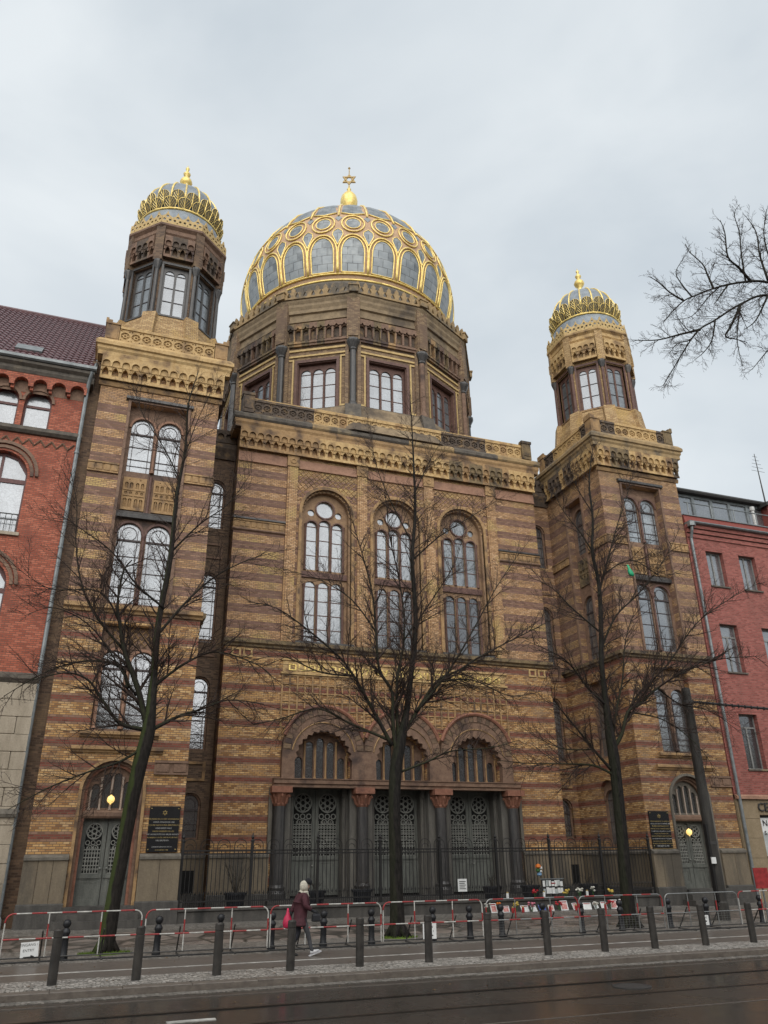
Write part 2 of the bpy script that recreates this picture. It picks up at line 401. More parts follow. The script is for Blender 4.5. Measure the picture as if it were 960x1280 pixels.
_corb = {}
def corbels(par, F, u0, u1, z, n, matf, kind=0, h=1.0):
    """row of corbel arches: alike pieces sharing one mesh per material"""
    w = (u1 - u0) / n
    for i in range(n):
        mt = matf(i)
        key = (round(w, 4), mt, kind, h)
        if key not in _corb:
            g = G(); a = w * .33
            if kind == 2:          # open arcade on thin shafts
                a = w * .38
                g.plate(rect(-w / 2, w / 2, .0, h), [arch(-a, a, .22 * h, .62 * h, 6)], -.14, 0)
                g.plate([(-w / 2, .74 * h), (-w * .2, .74 * h), (0, .84 * h), (w * .2, .74 * h), (w / 2, .74 * h), (w / 2, h), (-w / 2, h)], [], -.26, -.14)
                g.box(-w / 2, w / 2, -.2, -.14, .1 * h, .2 * h)
                for sx in (-1, 1): g.box(sx * w * .44 - .03, sx * w * .44 + .03, -.22, -.14, .2 * h, .74 * h)
            else:
                g.plate(rect(-w / 2, w / 2, 0, .56 * h), [[(-a, .10 * h), (a, .10 * h), (a, .33 * h), (a * .6, .45 * h), (0, .53 * h), (-a * .6, .45 * h), (-a, .33 * h)]], -.20, 0)
                g.plate(rect(-a, a, .10 * h, .24 * h), [], -.07, 0)
                low = [(-w / 2, .50 * h), (-w * .42, .50 * h), (-a * 1.2, .62 * h)] + [(-a * 1.2 * math.cos(PI * k / 8), .66 * h + a * 1.2 * math.sin(PI * k / 8)) for k in range(1, 8)] + [(a * 1.2, .62 * h), (w * .42, .50 * h), (w / 2, .50 * h), (w / 2, 1.03 * h), (-w / 2, 1.03 * h)]
                g.plate(low, [], -.31, -.22)
                g.plate(rect(-w / 2, w / 2, .54 * h, 1.03 * h), [], -.225, 0)
                g.box(-w / 2, -w * .36, -.26, -.2, .34 * h, .50 * h); g.box(w * .36, w / 2, -.26, -.2, .34 * h, .50 * h)
                g.box(-w / 2, w / 2, -.24, -.2, -.05 * h, .06 * h)
            me = g.mesh('corbel_arch'); me.materials.append(M[mt]); _corb[key] = me
        c, s_ = math.cos(F[1]), math.sin(F[1]); u = u0 + w * (i + .5)
        mk('corbel_arch', _corb[key], mt, par, (F[0][0] + u * c, F[0][1] + u * s_, F[0][2] + z), F[1])
_par = {}
def parapet(par, F, u0, u1, z, n, matf, y=0., h=.82):
    w = (u1 - u0) / n
    for i in range(n):
        mt = matf(i); key = (round(w, 4), mt, h)
        if key not in _par:
            r = min(w * .42, h * .30); zc = h * .47
            g = G().plate(rect(-w / 2, w / 2, .10, h - .12), [circ(0, zc, r, 12)] + [circ(sx * (w / 2 - .055), zc + sz * h * .29, .035, 6) for sx in (-1, 1) for sz in (-1, 1)], -.06, 0)
            g.box(-w / 2, w / 2, -.12, .02, 0, .10).box(-w / 2, w / 2, -.11, .06, h - .12, h).box(-w / 2, w / 2, .001, .12, .1, h - .12)
            g.ring(0, zc, r * .28, r * .5, -.05, 0, 10)
            for k in range(6):
                a = PI * k / 3; g.tube([(math.cos(a) * r * .5, -.03, zc + math.sin(a) * r * .5), (math.cos(a) * r, -.03, zc + math.sin(a) * r)], .018, 4)
            me = g.mesh('parapet_panel'); me.materials.append(M[mt]); _par[key] = me
        c, s_ = math.cos(F[1]), math.sin(F[1]); u = u0 + w * (i + .5)
        mk('parapet_panel', _par[key], mt, par, (F[0][0] + u * c - y * s_, F[0][1] + u * s_ + y * c, z), F[1])

def door_leaf(w, z0, z1, top_round=True):
    """leaf outline, openings and grille geometry, local x from 0 to w"""
    m = .13; zp = z0 + (z1 - z0) * .36
    hole = arch(m, w - m, zp, z1 - m - (w / 2 - m), 10)
    g = G().plate(rect(0, w, z0, z1), [hole, rect(m + .05, w - m - .05, z0 + .18, zp - .18)], 0, .07)
    g.plate(rect(m + .05, w - m - .05, z0 + .18, zp - .18), [rect(m + .14, w - m - .14, z0 + .27, zp - .27)], .02, .05)
    g.box(.02, w - .02, -.03, 0, zp - .14, zp - .05)
    back = G().box(.01, w - .01, .06, .09, z0 + .02, z1 - .02)
    gr = G(); cx = w / 2; R = w / 2 - m; cz = z1 - m - R
    gr.ring(cx, cz, R * .86, R * .99, .0, .04, 20); gr.ring(cx, cz, R * .22, R * .34, .01, .04, 10)
    for k in range(6):
        a = PI * k / 3 + PI / 6; gr.ring(cx + math.cos(a) * R * .57, cz + math.sin(a) * R * .57, R * .20, R * .29, .01, .04, 10)
    zb = zp; zt = cz - R * 1.02; rr = (w - 2 * m) / 6
    for i, xx in enumerate((rr, 3 * rr, 5 * rr)): gr.ring(m + xx, zt - rr, rr * .62, rr * .9, .0, .04, 8)
    for xx in (2 * rr, 4 * rr): gr.ring(m + xx, zt - rr * 2.6, rr * .62, rr * .9, .0, .04, 8)
    for q in range(7): gr.box(m + q * rr - .014, m + q * rr + .014, .0, .04, zb, zt - rr * 2.4)
    nr = max(3, int((zt - rr * 2.6 - zb) / .24))
    for q in range(nr + 1):
        z = zb + (zt - rr * 3.4 - zb) * q / nr; gr.box(m, w - m, .005, .04, z - .018, z + .018)
        if q < nr:
            for j in range(6): gr.ring(m + rr * (j + .5), z + .13, rr * .2, rr * .4, .01, .04, 6)
    return g, back, gr
def double_door(par, F, hw, z0, z1, y):
    c, s_ = math.cos(F[1]), math.sin(F[1])
    g, back, gr = door_leaf(hw - .01, z0, z1)
    for sx in (0, 1):
        u = (-hw if sx == 0 else .01)
        d = mk('door', g, 'door', par, (F[0][0] + u * c - y * s_, F[0][1] + u * s_ + y * c, 0), F[1])
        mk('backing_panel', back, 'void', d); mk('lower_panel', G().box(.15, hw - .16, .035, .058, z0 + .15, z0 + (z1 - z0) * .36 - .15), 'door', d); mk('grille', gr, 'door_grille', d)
        kn = G().lathe([(.01, 0), (.035, .02), (.035, .05), (.01, .07)], 8)
        k = mk('handle', kn, 'door_grille', d); k.location = (hw - .1 if sx == 0 else .1, -.05, z0 + 1.05)

# ------------------------------------------------------------------ the synagogue
YT, YM, YS = 29.0, 32.8, 33.9          # tower fronts, middle front, slot back walls
CXL, CXR, CXM = .92, 24.55, 12.73
HW = 2.38; TD = 4.9                     # tower half width, depth
GZ = .2                                 # ground at the building line
SYN = root('synagogue', 'striped yellow brick synagogue with gilded grey dome and two domed towers', 'synagogue', (CXM, 35, GZ))
P = SYN

def plinth(F, u0, u1, z_top, n, out=.16):
    w = (u1 - u0) / n
    c, s_ = math.cos(F[1]), math.sin(F[1])
    for i in range(n):
        g = G().box(-w / 2 + .006, w / 2 - .006, -out, 0, .87, z_top - .17)
        u = u0 + w * (i + .5)
        mk('plinth_slab', g, 'plinth', P, (F[0][0] + u * c, F[0][1] + u * s_, 0), F[1])
    mk('plinth_cap', G().mould(u0, u1, [(0, z_top - .17), (-out - .05, z_top - .17), (-out - .05, z_top - .09), (-.04, z_top), (0, z_top)]), 'stone_grey', P, F[0], F[1])
    mk('plinth_base', G().mould(u0 - .02, u1 + .02, [(0, .1), (-out - .08, .1), (-out - .08, .83), (-out - .02, .87), (0, .87)]), 'base', P, F[0], F[1])

def string(F, u0, u1, z0, z1, out, mat, dent=0, dmat=None):
    h = z1 - z0
    mk('string_course', G().mould(u0, u1, [(0, z0), (-out * .4, z0), (-out * .5, z0 + h * .25), (-out, z0 + h * .45), (-out, z1 - .02), (-out * .7, z1), (0, z1)]), mat, P, F[0], F[1])

def ornament_band(F, u0, u1, z0, z1, mat, n):
    """band of small raised squares between two fillets"""
    g = G().box(u0, u1, -.03, 0, z0, z1).box(u0, u1, -.08, -.03, z0, z0 + .06).box(u0, u1, -.08, -.03, z1 - .07, z1)
    w = (u1 - u0) / n
    for i in range(n): g.box(u0 + w * (i + .14), u0 + w * (i + .86), -.07, -.03, z0 + .09, z1 - .10)
    mk('ornament_band', g, mat, P, F[0], F[1])

def tracery_panel(F, u0, u1, z0, z1, y, mat):
    """carved panel: paired blind arches over pairs of niches"""
    w = u1 - u0; h = z1 - z0; hs = []; g = G()
    for i in range(2):
        a, b = u0 + w * (.06 + .47 * i), u0 + w * (.47 + .47 * i); m = (a + b) / 2; r = (b - a) / 2
        for sx in (-1, 1):
            c = m + sx * r * .52
            hs += [arch(c - r * .38, c + r * .38, z0 + h * .08, z0 + h * .30, 6), circ(c, z0 + h * .52, r * .33, 8), arch(c - r * .36, c + r * .36, z0 + h * .66, z0 + h * .80, 6)]
            g.tube([(c, y - .03, z0 + h * .08), (c, y - .03, z0 + h * .36)], .022, 5).ring(c, z0 + h * .52, r * .08, r * .2, y - .05, y, 6)
            g.tube([(c, y - .03, z0 + h * .66), (c, y - .03, z0 + h * .88)], .018, 5)
        hs.append(circ(m, z0 + h * .93, r * .14, 6))
        g.box(a - .01, b + .01, y - .1, y - .06, z0 + h * .595, z0 + h * .63).box(a - .01, b + .01, y - .1, y - .06, z0 + h * .42, z0 + h * .435)
    mk('tracery_panel', G().plate(rect(u0, u1, z0, z1), hs, y - .07, y).box(u0, u1, y - .005, y + .05, z0, z1), mat, P, F[0], F[1])
    mk('tracery_detail', g, mat, P, F[0], F[1], kind='stuff')

def bifora(F, hw, z0, z1, y, th, fmat, pmat, outer, leads=2, col='frame_red'):
    m = .1
    holes = [arch(-hw + .02, -m, z0, z1 - (hw - m) / 2, 8), arch(m, hw - .02, z0, z1 - (hw - m) / 2, 8)]
    w = window(P, F, outer, holes, y, th, fmat, pmat, leads)
    r = (hw - .02 - m) / 2; zs = z1 - (hw - m) / 2
    g = G()
    for cx in (-(hw - .02 + m) / 2, (hw - .02 + m) / 2):           # moulded arch rings
        g.plate(arch(cx - r - .09, cx + r + .09, zs, zs, 10)[2:], [], y - .05, y) if False else None
        o = [(cx + (r + .10) * math.cos(PI * k / 10), zs + (r + .10) * math.sin(PI * k / 10)) for k in range(11)]
        i = [(cx + (r + .01) * math.cos(PI * k / 10), zs + (r + .01) * math.sin(PI * k / 10)) for k in range(10, -1, -1)]
        g.plate(o + i, [], y - .06, y)
    mk('arch_moulding', g, col, w)
    cg = G().lathe([(.09, z0), (.09, z0 + .08), (.055, z0 + .14), (.05, zs - .25), (.095, zs - .1), (.095, zs)], 10, 0, y - .05)
    mk('colonnette', cg, col, w, smooth=False)
    return w
def single(F, u, hw, z0, z1, y, th, fmat, pmat, outer, leads=2):
    w = window(P, F, outer, [arch(u - hw, u + hw, z0, z1 - hw, 10)], y, th, fmat, pmat, leads)
    o = [(u + (hw + .12) * math.cos(PI * k / 12), z1 - hw + (hw + .12) * math.sin(PI * k / 12)) for k in range(13)]
    i = [(u + (hw + .01) * math.cos(PI * k / 12), z1 - hw + (hw + .01) * math.sin(PI * k / 12)) for k in range(12, -1, -1)]
    mk('arch_moulding', G().plate(o + i, [], y - .06, y), fmat, w)
    return w

def lit_frames(F, x0, x1, z0, z1, mat, out=.07, w=.11):
    mk('recess_frame', G().plate(rect(x0 - w, x1 + w, z0 - .02, z1 + w), [rect(x0, x1, z0, z1)], -out, 0), mat, P, F[0], F[1])

def tower(cx, bmat, gold, win, side):
    F = ((cx, YT, 0), 0.)
    door = [(-.97, GZ), (-.97, 4.2)] + [(-.97 * math.cos(PI * k / 14), 4.2 + .97 * math.sin(PI * k / 14)) for k in range(1, 14)] + [(.97, 4.2), (.97, GZ)]
    outer = [(-HW, 0.)] + [(-.97, 0.)] + door[1:-1] + [(.97, 0.), (HW, 0.), (HW, 21.4), (-HW, 21.4)]
    holes = [rect(-1.0, 1.0, 6.12, 9.9), rect(-1.13, 1.13, 10.6, 19.15)]
    mk('wall', G().plate(outer, holes, 0, .42), bmat, P, F[0], F[1])
    # outer flank, back and roof
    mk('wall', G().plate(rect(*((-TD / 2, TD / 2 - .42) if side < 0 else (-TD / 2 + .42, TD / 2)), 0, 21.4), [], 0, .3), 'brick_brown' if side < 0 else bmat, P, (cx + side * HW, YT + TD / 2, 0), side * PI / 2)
    mk('wall', G().box(cx - HW + .01, cx + HW - .01, YT + TD - .1, YT + TD + .25, 0, 21.4), 'brick_brown', P)
    # plinth left and right of the door
    plinth(F, -HW - .02, -1.08, 2.27, 3); plinth(F, 1.08, HW + .02, 2.27, 2)
    # doorway
    st = 'terra_brown'
    for k, (r, yy) in enumerate(((.97, .02), (.88, .12), (.79, .22))):
        o = [(-r - .1, GZ), (-r, GZ), (-r, 4.2)]
        out_ = [(-r - .1, .3)] + [(-(r + .1) * math.cos(PI * j / 14), 4.2 + (r + .1) * math.sin(PI * j / 14)) for j in range(15)] + [(r + .1, .3)]
        in_ = [(r, .3)] + [(r * math.cos(PI * j / 14), 4.2 + r * math.sin(PI * j / 14)) for j in range(15)] + [(-r, .3)]
        mk('door_arch', G().plate(out_ + in_, [], yy - (.1 if k == 0 else .02), yy + .1), ('terra_ochre', 'terra_brown', 'terra_red')[k] if side < 0 else ('stone_grey', 'terra_brown', 'terra_brown')[k], P, F[0], F[1])
    mk('lintel', G().mould(-.86, .86, [(.5, 3.36), (.2, 3.36), (.16, 3.42), (.16, 3.54), (.22, 3.6), (.5, 3.6)]), st, P, F[0], F[1])
    hl = []
    for k in range(4):
        a, b = -.66 + .34 * k, -.66 + .34 * k + .25; m_ = (a + b) / 2; top = 4.15 + math.sqrt(max(.01, .74 ** 2 - max(abs(a), abs(b)) ** 2))
        hl.append(arch(a, b, 3.68, max(3.9, top - .16), 5))
    w = window(P, F, arch(-.79, .79, 3.6, 4.2, 12), hl, .34, .1, 'stone_grey' if side > 0 else 'terra_brown', 'pane_dark')
    for k in range(5):
        u = -.705 + .34 * k + (.0 if 0 < k < 4 else (.02 if k == 0 else -.02)); zt = 4.15 + math.sqrt(max(.01, .72 ** 2 - u * u)) - .12
        if zt > 3.8: mk('mullion', G().lathe([(.05, 3.62), (.03, 3.7), (.03, zt - .1), (.055, zt)], 7, u, .31), 'stone_pale', w)
    double_door(P, F, .79, .76, 3.36, .46)
    mk('door_reveal', G().box(-.97, -.79, .3, .6, .3, 4.2).box(.79, .97, .3, .6, .3, 4.2).box(-1, 1, .58, .7, .3, 5.2), 'stone_jamb', P, F[0], F[1])
    for k in range(3):
        mk('step', G().box(-1.05 - .14 * (2 - k), 1.05 + .14 * (2 - k), -1.0 + .32 * k, .5, GZ + .19 * k - .1, GZ + .19 * (k + 1) - .005 * k), 'base', P, F[0], F[1])
    # hood panel, sill, first-floor window
    lit_frames(F, -1.05, 1.05, 3.9, 5.42, 'terra_ochre', .05, .1) if False else None
    string(F, -1.5, 1.5, 5.42, 5.62, .16, 'terra_ochre')
    string(F, -1.3, 1.3, 5.92, 6.12, .18, 'terra_ochre')
    bifora(F, .93, 6.25, 9.0, .32, .12, 'terra_brown', 'pane_mid', rect(-1.0, 1.0, 6.12, 9.9), 2, 'terra_pink' if side < 0 else 'terra_brown')
    for u in (-.9, .9):
        mk('jamb_column', G().lathe([(.11, 6.12), (.11, 6.25), (.07, 6.3), (.065, 8.3), (.11, 8.45), (.11, 8.6)], 10), 'terra_pink' if side < 0 else 'terra_brown', P, (cx + u, YT + .2, 0))
    dg = G()
    for k in range(9):
        u = -.95 + .24 * k
        dg.tube([(u - .3, .3, 9.15), (u + .3, .3, 9.85)], .02, 4).tube([(u + .3, .3, 9.15), (u - .3, .3, 9.85)], .02, 4) if abs(u) < .75 else None
    mk('lattice', dg, 'terra_ochre', P, F[0], F[1], kind='stuff')
    string(F, -HW - .06, HW + .06, 10.28, 10.58, .2, 'terra_ochre' if side < 0 else 'terra_green')
    # tall recess: two windows and a carved panel between them
    bifora(F, 1.0, 10.78, 14.0, .34, .1, 'terra_brown', win[0], rect(-1.13, 1.13, 10.6, 14.16), 2)
    mk('transom_ledge', G().mould(-1.13, 1.13, [(.4, 14.16), (.12, 14.16), (.1, 14.3), (.2, 14.44), (.4, 14.44)]), 'granite_dark', P, F[0], F[1])
    mk('panel_back', G().box(-1.13, 1.13, .34, .44, 14.44, 16.02), 'terra_brown', P, F[0], F[1])
    for s in (-1, 1): tracery_panel(F, min(s * .14, s * 1.02), max(s * .14, s * 1.02), 14.52, 15.92, .34, 'terra_ochre')
    mk('colonnette', G().lathe([(.08, 14.44), (.055, 14.55), (.055, 15.85), (.08, 16.02)], 8, 0, .26), 'frame_red', P, F[0], F[1])
    bifora(F, 1.0, 16.2, 18.62, .34, .1, 'terra_brown', win[1], rect(-1.13, 1.13, 16.02, 19.15), 2, 'terra_pink' if side < 0 else 'frame_red')
    lit_frames(F, -1.13, 1.13, 10.6, 19.15, 'terra_brown')
    mk('hood_mould', G().mould(-1.34, 1.34, [(0, 19.2), (-.16, 19.24), (-.16, 19.36), (0, 19.42)]), 'granite_dark', P, F[0], F[1])
    for a, b in ((-HW - .02, -1.26), (1.26, HW + .02)): ornament_band(F, a, b, 15.84, 16.28, 'terra_ochre', 4)
    ornament_band(F, 1.26, HW + .02, 4.75, 5.2, 'terra_brown', 2)
    # inner flank
    s = -side
    FS = ((cx + s * HW, YT + TD / 2, 0), s * PI / 2)
    mk('wall', G().plate(rect(*((-TD / 2, TD / 2 - .42) if s < 0 else (-TD / 2 + .42, TD / 2)), 0, 21.4), [arch(-.58, .58, 2.4, 4.6, 10), rect(-.66, .66, 6.12, 9.6), rect(-.72, .72, 10.6, 19.0)], 0, .42), bmat, P, FS[0], FS[1])
    single(FS, 0, .42, 2.5, 4.75, .2, .1, 'terra_brown', 'pane_mid', arch(-.58, .58, 2.4, 4.6, 10), 1)
    single(FS, 0, .48, 6.25, 9.1, .32, .1, 'terra_brown', 'pane_mid', rect(-.66, .66, 6.12, 9.6), 1)
    single(FS, 0, .5, 10.78, 13.9, .34, .1, 'terra_brown', 'pane_mid', rect(-.72, .72, 10.6, 14.3), 2)
    mk('panel_back', G().box(-.72, .72, .34, .44, 14.3, 16.0), 'terra_brown', P, FS[0], FS[1])
    tracery_panel(FS, -.58, .58, 14.5, 15.9, .34, 'terra_green')
    single(FS, 0, .5, 16.2, 18.6, .34, .1, 'terra_brown', 'pane_mid', rect(-.72, .72, 16.0, 19.0), 2)
    lit_frames(FS, -.72, .72, 10.6, 19.0, 'terra_brown')
    for a, b in ((-TD / 2, -.86), (.86, TD / 2)): ornament_band(FS, a, b, 15.84, 16.28, 'terra_ochre', 4)
    string(FS, -TD / 2, TD / 2 + .06, 10.28, 10.58, .2, 'terra_green')
    plinth(FS, -TD / 2, TD / 2, 2.27, 4, .12)
    # corbel table, cornice slab, parapet
    corbels(P, F, -HW - .1, HW + .1, 19.98, 13, gold)
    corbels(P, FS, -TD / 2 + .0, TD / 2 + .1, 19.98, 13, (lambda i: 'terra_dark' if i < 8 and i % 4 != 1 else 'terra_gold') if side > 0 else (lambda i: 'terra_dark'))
    mk('corbel_string', G().mould(-HW - .1, HW + .1, [(0, 19.72), (-.06, 19.72), (-.1, 19.82), (-.1, 19.92), (0, 19.92)]), 'terra_ochre', P, F[0], F[1])
    mk('cornice', G().rect_ring(cx - HW, cx + HW, YT, YT + TD, [(.0, 21.02), (.30, 21.02), (.30, 21.2), (.36, 21.3), (.36, 21.42), (.44, 21.46), (.44, 21.62), (.3, 21.8), (.0, 21.8)]), 'terra_gold' if side < 0 else 'slab_gold', P)
    for fr, hl_ in ((F, HW), (FS, TD / 2)):
        parapet(P, fr, -hl_ + .42, hl_ - .42, 21.81, 9, (lambda i: 'terra_gold') if side < 0 else (lambda i: 'terra_dark' if i in (0, 1, 8) else 'terra_gold'), -.06)
    for sx in (-1, 1):
        for sy in (0, 1):
            g = G().box(-.27, .27, -.27, .27, 0, .86).box(-.31, .31, -.31, .31, .86, .93).box(-.31, -.05, -.31, .31, .93, 1.05).box(-.31, -.2, -.31, .31, 1.05, 1.13)
            g.box(-.2, .2, -.29, -.27, .15, .75)
            o = mk('parapet_post', g, 'terra_ochre' if (side < 0 or sx < 0) else 'terra_green', P, (cx + sx * (HW - .12), YT + .12 + sy * (TD - .24), 21.8), 0 if sx < 0 else 0)
            if sx > 0: o.scale.x = -1
    small_drum(cx, YT + TD / 2, side)

def small_drum(cx, cy, side):
    dk = side < 0
    bm, tm, fm = ('brick_brown', 'terra_dark', 'granite_dark') if dk else ('brick_gold', 'terra_gold', 'frame_red')
    A = 2.0; R = A / math.cos(PI / 8); h8 = A * math.tan(PI / 8)
    mk('lantern_base', G().lathe([(2.75, 21.75), (2.62, 22.6), (2.45, 22.9), (2.45, 23.2), (2.32, 23.55), (2.3, 23.8), (2.24, 24.0), (2.0, 24.0)], 8, cx, cy, PI / 8), 'brick_gold', P)
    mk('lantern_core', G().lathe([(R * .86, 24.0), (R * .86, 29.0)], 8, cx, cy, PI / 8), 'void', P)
    first = None
    for k in range(8):
        th = k * PI / 4
        if (dk and k in (3, 4, 5)) or (not dk and k in (2, 3, 4)): # far side, never seen: plain wall
            mk('wall', G().plate(rect(-h8, h8, 24, 28.9), [], 0, .2), bm, P, (cx + A * math.sin(th), cy - A * math.cos(th), 0), th); continue
        F = ((cx + A * math.sin(th), cy - A * math.cos(th), 0), th)
        mk('wall', G().plate(rect(-h8, h8, 24, 28.9), [rect(-.56, .56, 24.1, 26.85)], 0, .2), bm, P, *F)
        w = window(P, F, rect(-.56, .56, 24.1, 26.85), [arch(-.45, -.05, 24.2, 26.45, 6), arch(.05, .45, 24.2, 26.45, 6)], .12, .08, fm if dk else 'frame_red', 'pane_drum', 1)
        mk('jamb', G().box(-.66, -.56, -.05, .1, 24.05, 26.9).box(.56, .66, -.05, .1, 24.05, 26.9).box(-.7, .7, -.06, .1, 26.88, 27.0), fm, w)
        mk('sill', G().mould(-h8, h8, [(.1, 23.96), (-.12, 23.96), (-.12, 24.04), (0, 24.1), (.1, 24.1)]), 'granite_dark' if dk else 'terra_ochre', w)
        corbels(P, ((F[0][0], F[0][1], 0), th), -h8 + .16, h8 - .16, 27.2, 4, lambda i: tm if not dk else ('terra_dark' if i % 3 else 'terra_brown'), 1, 1.1)
    # angle columns and buttresses
    for k in range(8):
        a = PI / 8 + k * PI / 4
        x, y = cx + (R + .04) * math.sin(a), cy - (R + .04) * math.cos(a)
        col = mk('column', G().lathe([(.15, 24.0), (.15, 24.12), (.10, 24.2), (.085, 26.5)], 10), 'granite_dark' if dk else 'frame_red', P, (x, y, 0), a)
        mk('capital', G().lathe([(.09, 26.5), (.17, 26.75), (.2, 26.85), (.2, 26.95)], 10), 'granite_dark', col)
        mk('pier', G().box(-.2, .2, -.16, .3, 26.95, 28.9), bm, P, (x, y, 0), a)
        mk('base_pier', G().wedge(-.3, .3, -.42, .3, 22.3, 23.98, -.2), 'brick_gold', P, (x, y, 0), a)
    mk('lantern_cornice', G().lathe([(R + .02, 28.25), (R + .1, 28.3), (R + .1, 28.5), (R + .18, 28.6), (R + .16, 28.82), (R + .3, 28.95), (R + .3, 29.06), (R + .1, 29.1), (R - .2, 29.12)], 8, cx, cy, PI / 8), 'terra_brown' if dk else 'terra_gold', P)
    # crest: pierced gilded band on the eight sides
    A2 = A + .22; w8 = A2 * math.tan(PI / 8)
    me = None
    for k in range(8):
        th = k * PI / 4
        if me is None:
            n = 4; w = 2 * w8 / n; g = G()
            for i in range(n):
                c = -w8 + w * (i + .5)
                g.plate([(c - w / 2, 0), (c + w / 2, 0), (c + w / 2, .40), (c + w * .2, .50), (c, .74), (c - w * .2, .50), (c - w / 2, .40)], [circ(c, .43, w * .15, 8), circ(c - w * .27, .22, w * .14, 8), circ(c + w * .27, .22, w * .14, 8), circ(c, .1, w * .08, 6)], -.03, .03, True)
            me = g.mesh('crest'); me.materials.append(M['gold_pale'])
        mk('crest', me, None, P, (cx + A2 * math.sin(th), cy - A2 * math.cos(th), 29.08), th)
    dome = mk('dome', G().lathe([(2.12, 29.08), (2.1, 29.6), (2.02, 30.0), (1.96, 30.3)] + [(1.9 * math.cos(rad(l)), 31.3 + 1.9 * math.sin(rad(l))) for l in range(-28, 88, 6)], 32, cx, cy), 'dome_lead', P, smooth=True)
    mk('base_ring', G().tube([(cx + 1.93 * math.sin(rad(q)), cy - 1.93 * math.cos(rad(q)), 30.42) for q in range(0, 361, 10)], .06, 6), 'gold', dome, smooth=True)
    rib = leaf = mid = leaf2 = None
    for k in range(18):
        a = 2 * PI * k / 18
        if rib is None:
            rib = G().tube([(0, -1.92 * math.cos(rad(l)), 31.3 + 1.92 * math.sin(rad(l))) for l in range(-4, 88, 7)], [.045] * 10 + [.035, .03, .03, .02], 6).mesh('rib'); rib.materials.append(M['gold'])
            def palmette(l0, l1, hw, curl, off):
                S = lambda x, t, o=0.: (lambda l, r: (x, -math.sqrt(max(.01, (r * math.cos(l)) ** 2 - x * x)), 31.3 + r * math.sin(l)))(rad(l0 + (l1 - l0) * t), 1.94 + off + curl * max(0., t) ** 2 + o)
                prof = [(hw * .62, 0.), (hw * .8, .25), (hw, .5), (hw * .95, .72), (hw * .66, .9), (0., 1.0)]
                g = G(); vs = []
                for w_, t in prof: vs += [S(-w_, t), S(-w_ / 2, t, .02), S(0, t, .03), S(w_ / 2, t, .02), S(w_, t)]
                g.add(vs, [(i * 5 + j, i * 5 + j + 1, i * 5 + j + 6, i * 5 + j + 5) for i in range(5) for j in range(4)])
                v = G(); edge = [S(w_, t, .02) for w_, t in prof] + [S(-w_, t, .02) for w_, t in prof[::-1][1:]]
                v.tube(edge, .017, 4); v.tube([S(0, t, .045) for t in (0, .3, .6, .97)], .02, 4)
                for sx in (-1, 1):
                    for t0, t1, q in ((.1, .5, .72), (.28, .72, .66), (.48, .88, .42)): v.tube([S(0, t0, .045), S(sx * hw * q * .6, (t0 + t1) / 2, .035), S(sx * hw * q, t1, .03)], .011, 3)
                return g, v
            g, v = palmette(-14, 5, .30, .10, .03); leaf = g.mesh('leaf'); leaf.materials.append(M['leaf_dark']); mid = v.mesh('leaf_vein'); mid.materials.append(M['gold'])
            g, v = palmette(-25, -7, .31, .09, .06); leaf2 = g.mesh('lower_leaf'); leaf2.materials.append(M['leaf_dark']); mid2 = v.mesh('lower_leaf_vein'); mid2.materials.append(M['gold'])
        for nm_, me_, an_ in (('lower_leaf', leaf2, a), ('lower_leaf_vein', mid2, a)):
            o = mk(nm_, me_, None, dome); o.location = (cx, cy, 0); o.rotation_euler.z = an_
        o = mk('rib', rib, None, dome); o.location = (cx, cy, 0); o.rotation_euler.z = a
        o = mk('leaf', leaf, None, dome); o.location = (cx, cy, 0); o.rotation_euler.z = a + PI / 18
        o = mk('leaf_vein', mid, None, dome); o.location = (cx, cy, 0); o.rotation_euler.z = a + PI / 18
    for o in dome.children: pass
    mk('finial', G().lathe([(.32, 33.1), (.22, 33.3), (.14, 33.55), (.12, 33.8), (.26, 33.95), (.32, 34.1), (.26, 34.27), (.12, 34.38), (.1, 34.5), (.17, 34.6), (.19, 34.68), (.1, 34.8), (.05, 34.95), (.1, 35.02), (.1, 35.08), (.03, 35.15), (.01, 35.3)], 12, cx, cy), 'gold', P, smooth=True)

M['stone_pale'] = stone('pale pinkish stone', (.34, .27, .22), (.48, .39, .32), 6, .7)
M['leaf_dark'] = stone('tarnished leaf metal', (.075, .07, .05), (.20, .17, .10), 8, .5, bumps=.1)

